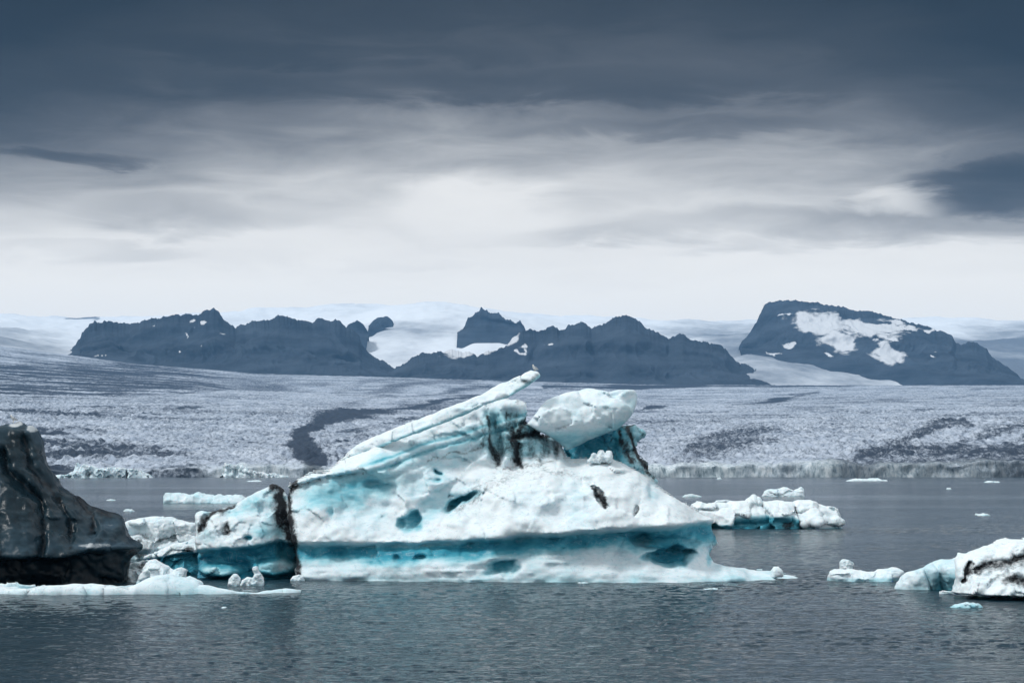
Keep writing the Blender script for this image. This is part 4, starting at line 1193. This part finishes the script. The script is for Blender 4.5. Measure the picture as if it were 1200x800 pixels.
# ================================================================== WATER
wu_ = np.r_[np.linspace(-6000, -300, 12)[:-1], np.linspace(-300, -60, 60)[:-1], np.linspace(-60, 1260, 820), np.linspace(1260, 1500, 60)[1:], np.linspace(1500, 7200, 12)[1:]]
wd = np.r_[-300.0, 15.0, np.geomspace(58, 520, 980), np.geomspace(522, 3000, 90)]
WX = (wu_[None, :] - 600) / F_PX * np.maximum(wd, 58)[:, None]
WY = np.repeat(wd[:, None], len(wu_), 1)
fade = (1 - sstep(300, 520, wd))[:, None] * (wd > 20)[:, None]
lane = .45 + .75 * sstep(-.4, .5, fbm(WX / 60, WY / 26, 0, 3, 401))
hgt = .031 * noise(WX / .95 + .3 * noise(WX / 5, WY / 5, 0, 409), WY / .75, 0, 402) + .024 * noise(WX / .48, WY / .40, 0, 403) + .012 * noise(WX / .25, WY / .22, 0, 404) * (1 - sstep(110, 200, wd))[:, None]
hgt = hgt + .018 * noise(WX / 3.5, WY / 2.4, 0, 405)
WZ = hgt * fade * lane
wo = mesh_object('water', np.stack([WX, WY, WZ], -1).reshape(-1, 3), grid_quads(len(wd), len(wu_)), water_material())
tag(wo, 'slate-grey lagoon water with fine ripples', 'water', kind='structure')

# ================================================================== HAZE
hx, hy0, hy1, hz0, hz1 = 9000, -300, 19800, -1400, 1320
hb = np.array([(x, y, z) for z in (hz0, hz1) for (x, y) in ((-hx, hy0), (hx, hy0), (hx, hy1), (-hx, hy1))], float)
hq = np.array([(3, 2, 1, 0), (4, 5, 6, 7), (0, 1, 5, 4), (1, 2, 6, 5), (2, 3, 7, 6), (3, 0, 4, 7)])
hm = bpy.data.materials.new('haze_air'); hm.use_nodes = True
hm.node_tree.nodes.clear()
pv = hm.node_tree.nodes.new('ShaderNodeVolumePrincipled')
pv.inputs['Color'].default_value = (0.25, 0.58, 1.0, 1)
pv.inputs['Density'].default_value = 2.0e-5
pv.inputs['Anisotropy'].default_value = 0.0
ho = hm.node_tree.nodes.new('ShaderNodeOutputMaterial')
hm.node_tree.links.new(pv.outputs[0], ho.inputs['Volume'])
hz = mesh_object('haze', hb, hq, hm, smooth=False)
tag(hz, 'thin blue air haze over the lagoon and mountains', 'haze', kind='stuff')

# ================================================================== SKY AND SUN
SUN_EL, SUN_AZ = 52.0, -112.0          # azimuth clockwise from the view direction; minus = to the left
sd = bpy.data.lights.new('sun', 'SUN'); sd.energy = 2.1; sd.angle = math.radians(10); sd.color = (1.0, .98, .95)
so = bpy.data.objects.new('sun', sd); COL.objects.link(so)
az = math.radians(SUN_AZ)
el = math.radians(SUN_EL)
from mathutils import Vector
sdir = Vector((math.sin(az) * math.cos(el), math.cos(az) * math.cos(el), math.sin(el)))
so.rotation_euler = (-sdir).to_track_quat('-Z', 'Y').to_euler()
so.location = (0, 0, 60)

world = bpy.data.worlds.new('World'); scene.world = world
world.use_nodes = True
nt = world.node_tree; nt.nodes.clear()
out = nt.nodes.new('ShaderNodeOutputWorld')
sky = nt.nodes.new('ShaderNodeTexSky'); sky.sky_type = 'NISHITA'; sky.sun_disc = False
sky.sun_elevation = el; sky.sun_rotation = az
bg1 = nt.nodes.new('ShaderNodeBackground'); bg1.inputs['Strength'].default_value = 0.05
nt.links.new(sky.outputs[0], bg1.inputs[0])
tc = nt.nodes.new('ShaderNodeTexCoord')
nv = nt.nodes.new('ShaderNodeVectorMath'); nv.operation = 'NORMALIZE'; nt.links.new(tc.outputs['Generated'], nv.inputs[0])
sx = nt.nodes.new('ShaderNodeSeparateXYZ'); nt.links.new(nv.outputs[0], sx.inputs[0])
dx, dy, dz = sx.outputs
azi = math_node(nt, 'ARCTAN2', dx, dy)
cv = nt.nodes.new('ShaderNodeCombineXYZ')
nt.links.new(azi, cv.inputs[0]); nt.links.new(dz, cv.inputs[1])
soft = tex_noise(nt, 1.0, 3, 0.5, cv.outputs[0], (5.0, 16.0, 1.0), .3)
fine = tex_noise(nt, 1.0, 7, 0.58, cv.outputs[0], (14.0, 62.0, 1.0), .5)
a2 = math_node(nt, 'MULTIPLY', math_node(nt, 'MULTIPLY', azi, azi), maprange(nt, dz, .08, .2, .12, .70))
zz = math_node(nt, 'ADD', dz, math_node(nt, 'MULTIPLY', math_node(nt, 'SUBTRACT', soft, .5), .055))
zz = math_node(nt, 'ADD', zz, math_node(nt, 'MULTIPLY', math_node(nt, 'SUBTRACT', fine, .5), .044))
zz = math_node(nt, 'ADD', zz, a2)


def bank(cu_, cv_, ru, rv, amt):
    """a cloud bank round the direction seen at photo pixel (cu, cv)"""
    a0 = math.atan((cu_ - 600) / F_PX); e0 = math.sin(math.atan((HORIZON - cv_) / F_PX))
    p = math_node(nt, 'DIVIDE', math_node(nt, 'SUBTRACT', azi, a0), ru / F_PX)
    q = math_node(nt, 'DIVIDE', math_node(nt, 'SUBTRACT', math_node(nt, 'ADD', dz, math_node(nt, 'MULTIPLY', math_node(nt, 'SUBTRACT', fine, .5), .03)), e0), rv / F_PX)
    r = math_node(nt, 'ADD', math_node(nt, 'MULTIPLY', p, p), math_node(nt, 'MULTIPLY', q, q))
    return math_node(nt, 'MULTIPLY', maprange(nt, r, 0.0, 1.6, 1, 0), amt)


for b_ in ((1180, 225, 110, 30, .050), (1010, 268, 330, 26, .028), (860, 298, 80, 8, .018), (640, 275, 130, 14, .012), (220, 258, 130, 22, .016), (80, 195, 90, 10, .02), (250, 300, 120, 12, .010), (560, 240, 110, 40, -.018), (1060, 240, 60, 16, -.02),
           (560, 100, 380, 22, .016), (350, 60, 260, 14, .012), (800, 150, 200, 12, .010), (100, 300, 140, 10, .012), (480, 310, 90, 5, .010)):
    zz = math_node(nt, 'ADD', zz, bank(*b_))
# the dark bank hangs over the glacier; the cloud thins out behind the viewer
front = maprange(nt, dy, -.2, .75, 0, 1)
zz = math_node(nt, 'ADD', zz, math_node(nt, 'MULTIPLY', math_node(nt, 'SUBTRACT', 1.0, front), .45))
zz = math_node(nt, 'ADD', zz, -.018)
zn = math_node(nt, 'MULTIPLY', zz, 1.6, clamp=True)
SKY = [(0.0, (.98, .96, .92)), (.07, (1.02, 1.0, .955)), (.10, (.92, .905, .875)), (.122, (.68, .675, .66)), (.142, (.41, .41, .41)), (.162, (.20, .203, .21)), (.182, (.088, .090, .096)), (.205, (.042, .044, .048)), (.24, (.015, .016, .018)),
       (.30, (.010, .011, .014)), (.42, (.014, .016, .019)), (.50, (.08, .085, .10)), (.58, (.55, .58, .61)), (.62, (.82, .86, .89))]
ccol = ramp(nt, zn, [(p * 1.6, c) for p, c in SKY])
bg2 = nt.nodes.new('ShaderNodeBackground'); bg2.inputs['Strength'].default_value = 1.0
nt.links.new(ccol, bg2.inputs[0])
ms = nt.nodes.new('ShaderNodeMixShader'); ms.inputs[0].default_value = .95
nt.links.new(bg1.outputs[0], ms.inputs[1]); nt.links.new(bg2.outputs[0], ms.inputs[2])
nt.links.new(ms.outputs[0], out.inputs[0])

# ================================================================== RENDER SETTINGS
scene.view_settings.view_transform = 'Standard'
scene.view_settings.look = 'None'
scene.view_settings.exposure = 0.0
scene.view_settings.gamma = 1.0
scene.view_settings.use_curve_mapping = False
scene.render.engine = 'CYCLES'
cy = scene.cycles
cy.max_bounces = 6; cy.diffuse_bounces = 3; cy.glossy_bounces = 3; cy.transmission_bounces = 2; cy.volume_bounces = 1
cy.use_denoising = True
cy.caustics_reflective = False; cy.caustics_refractive = False
cy.sample_clamp_indirect = 8
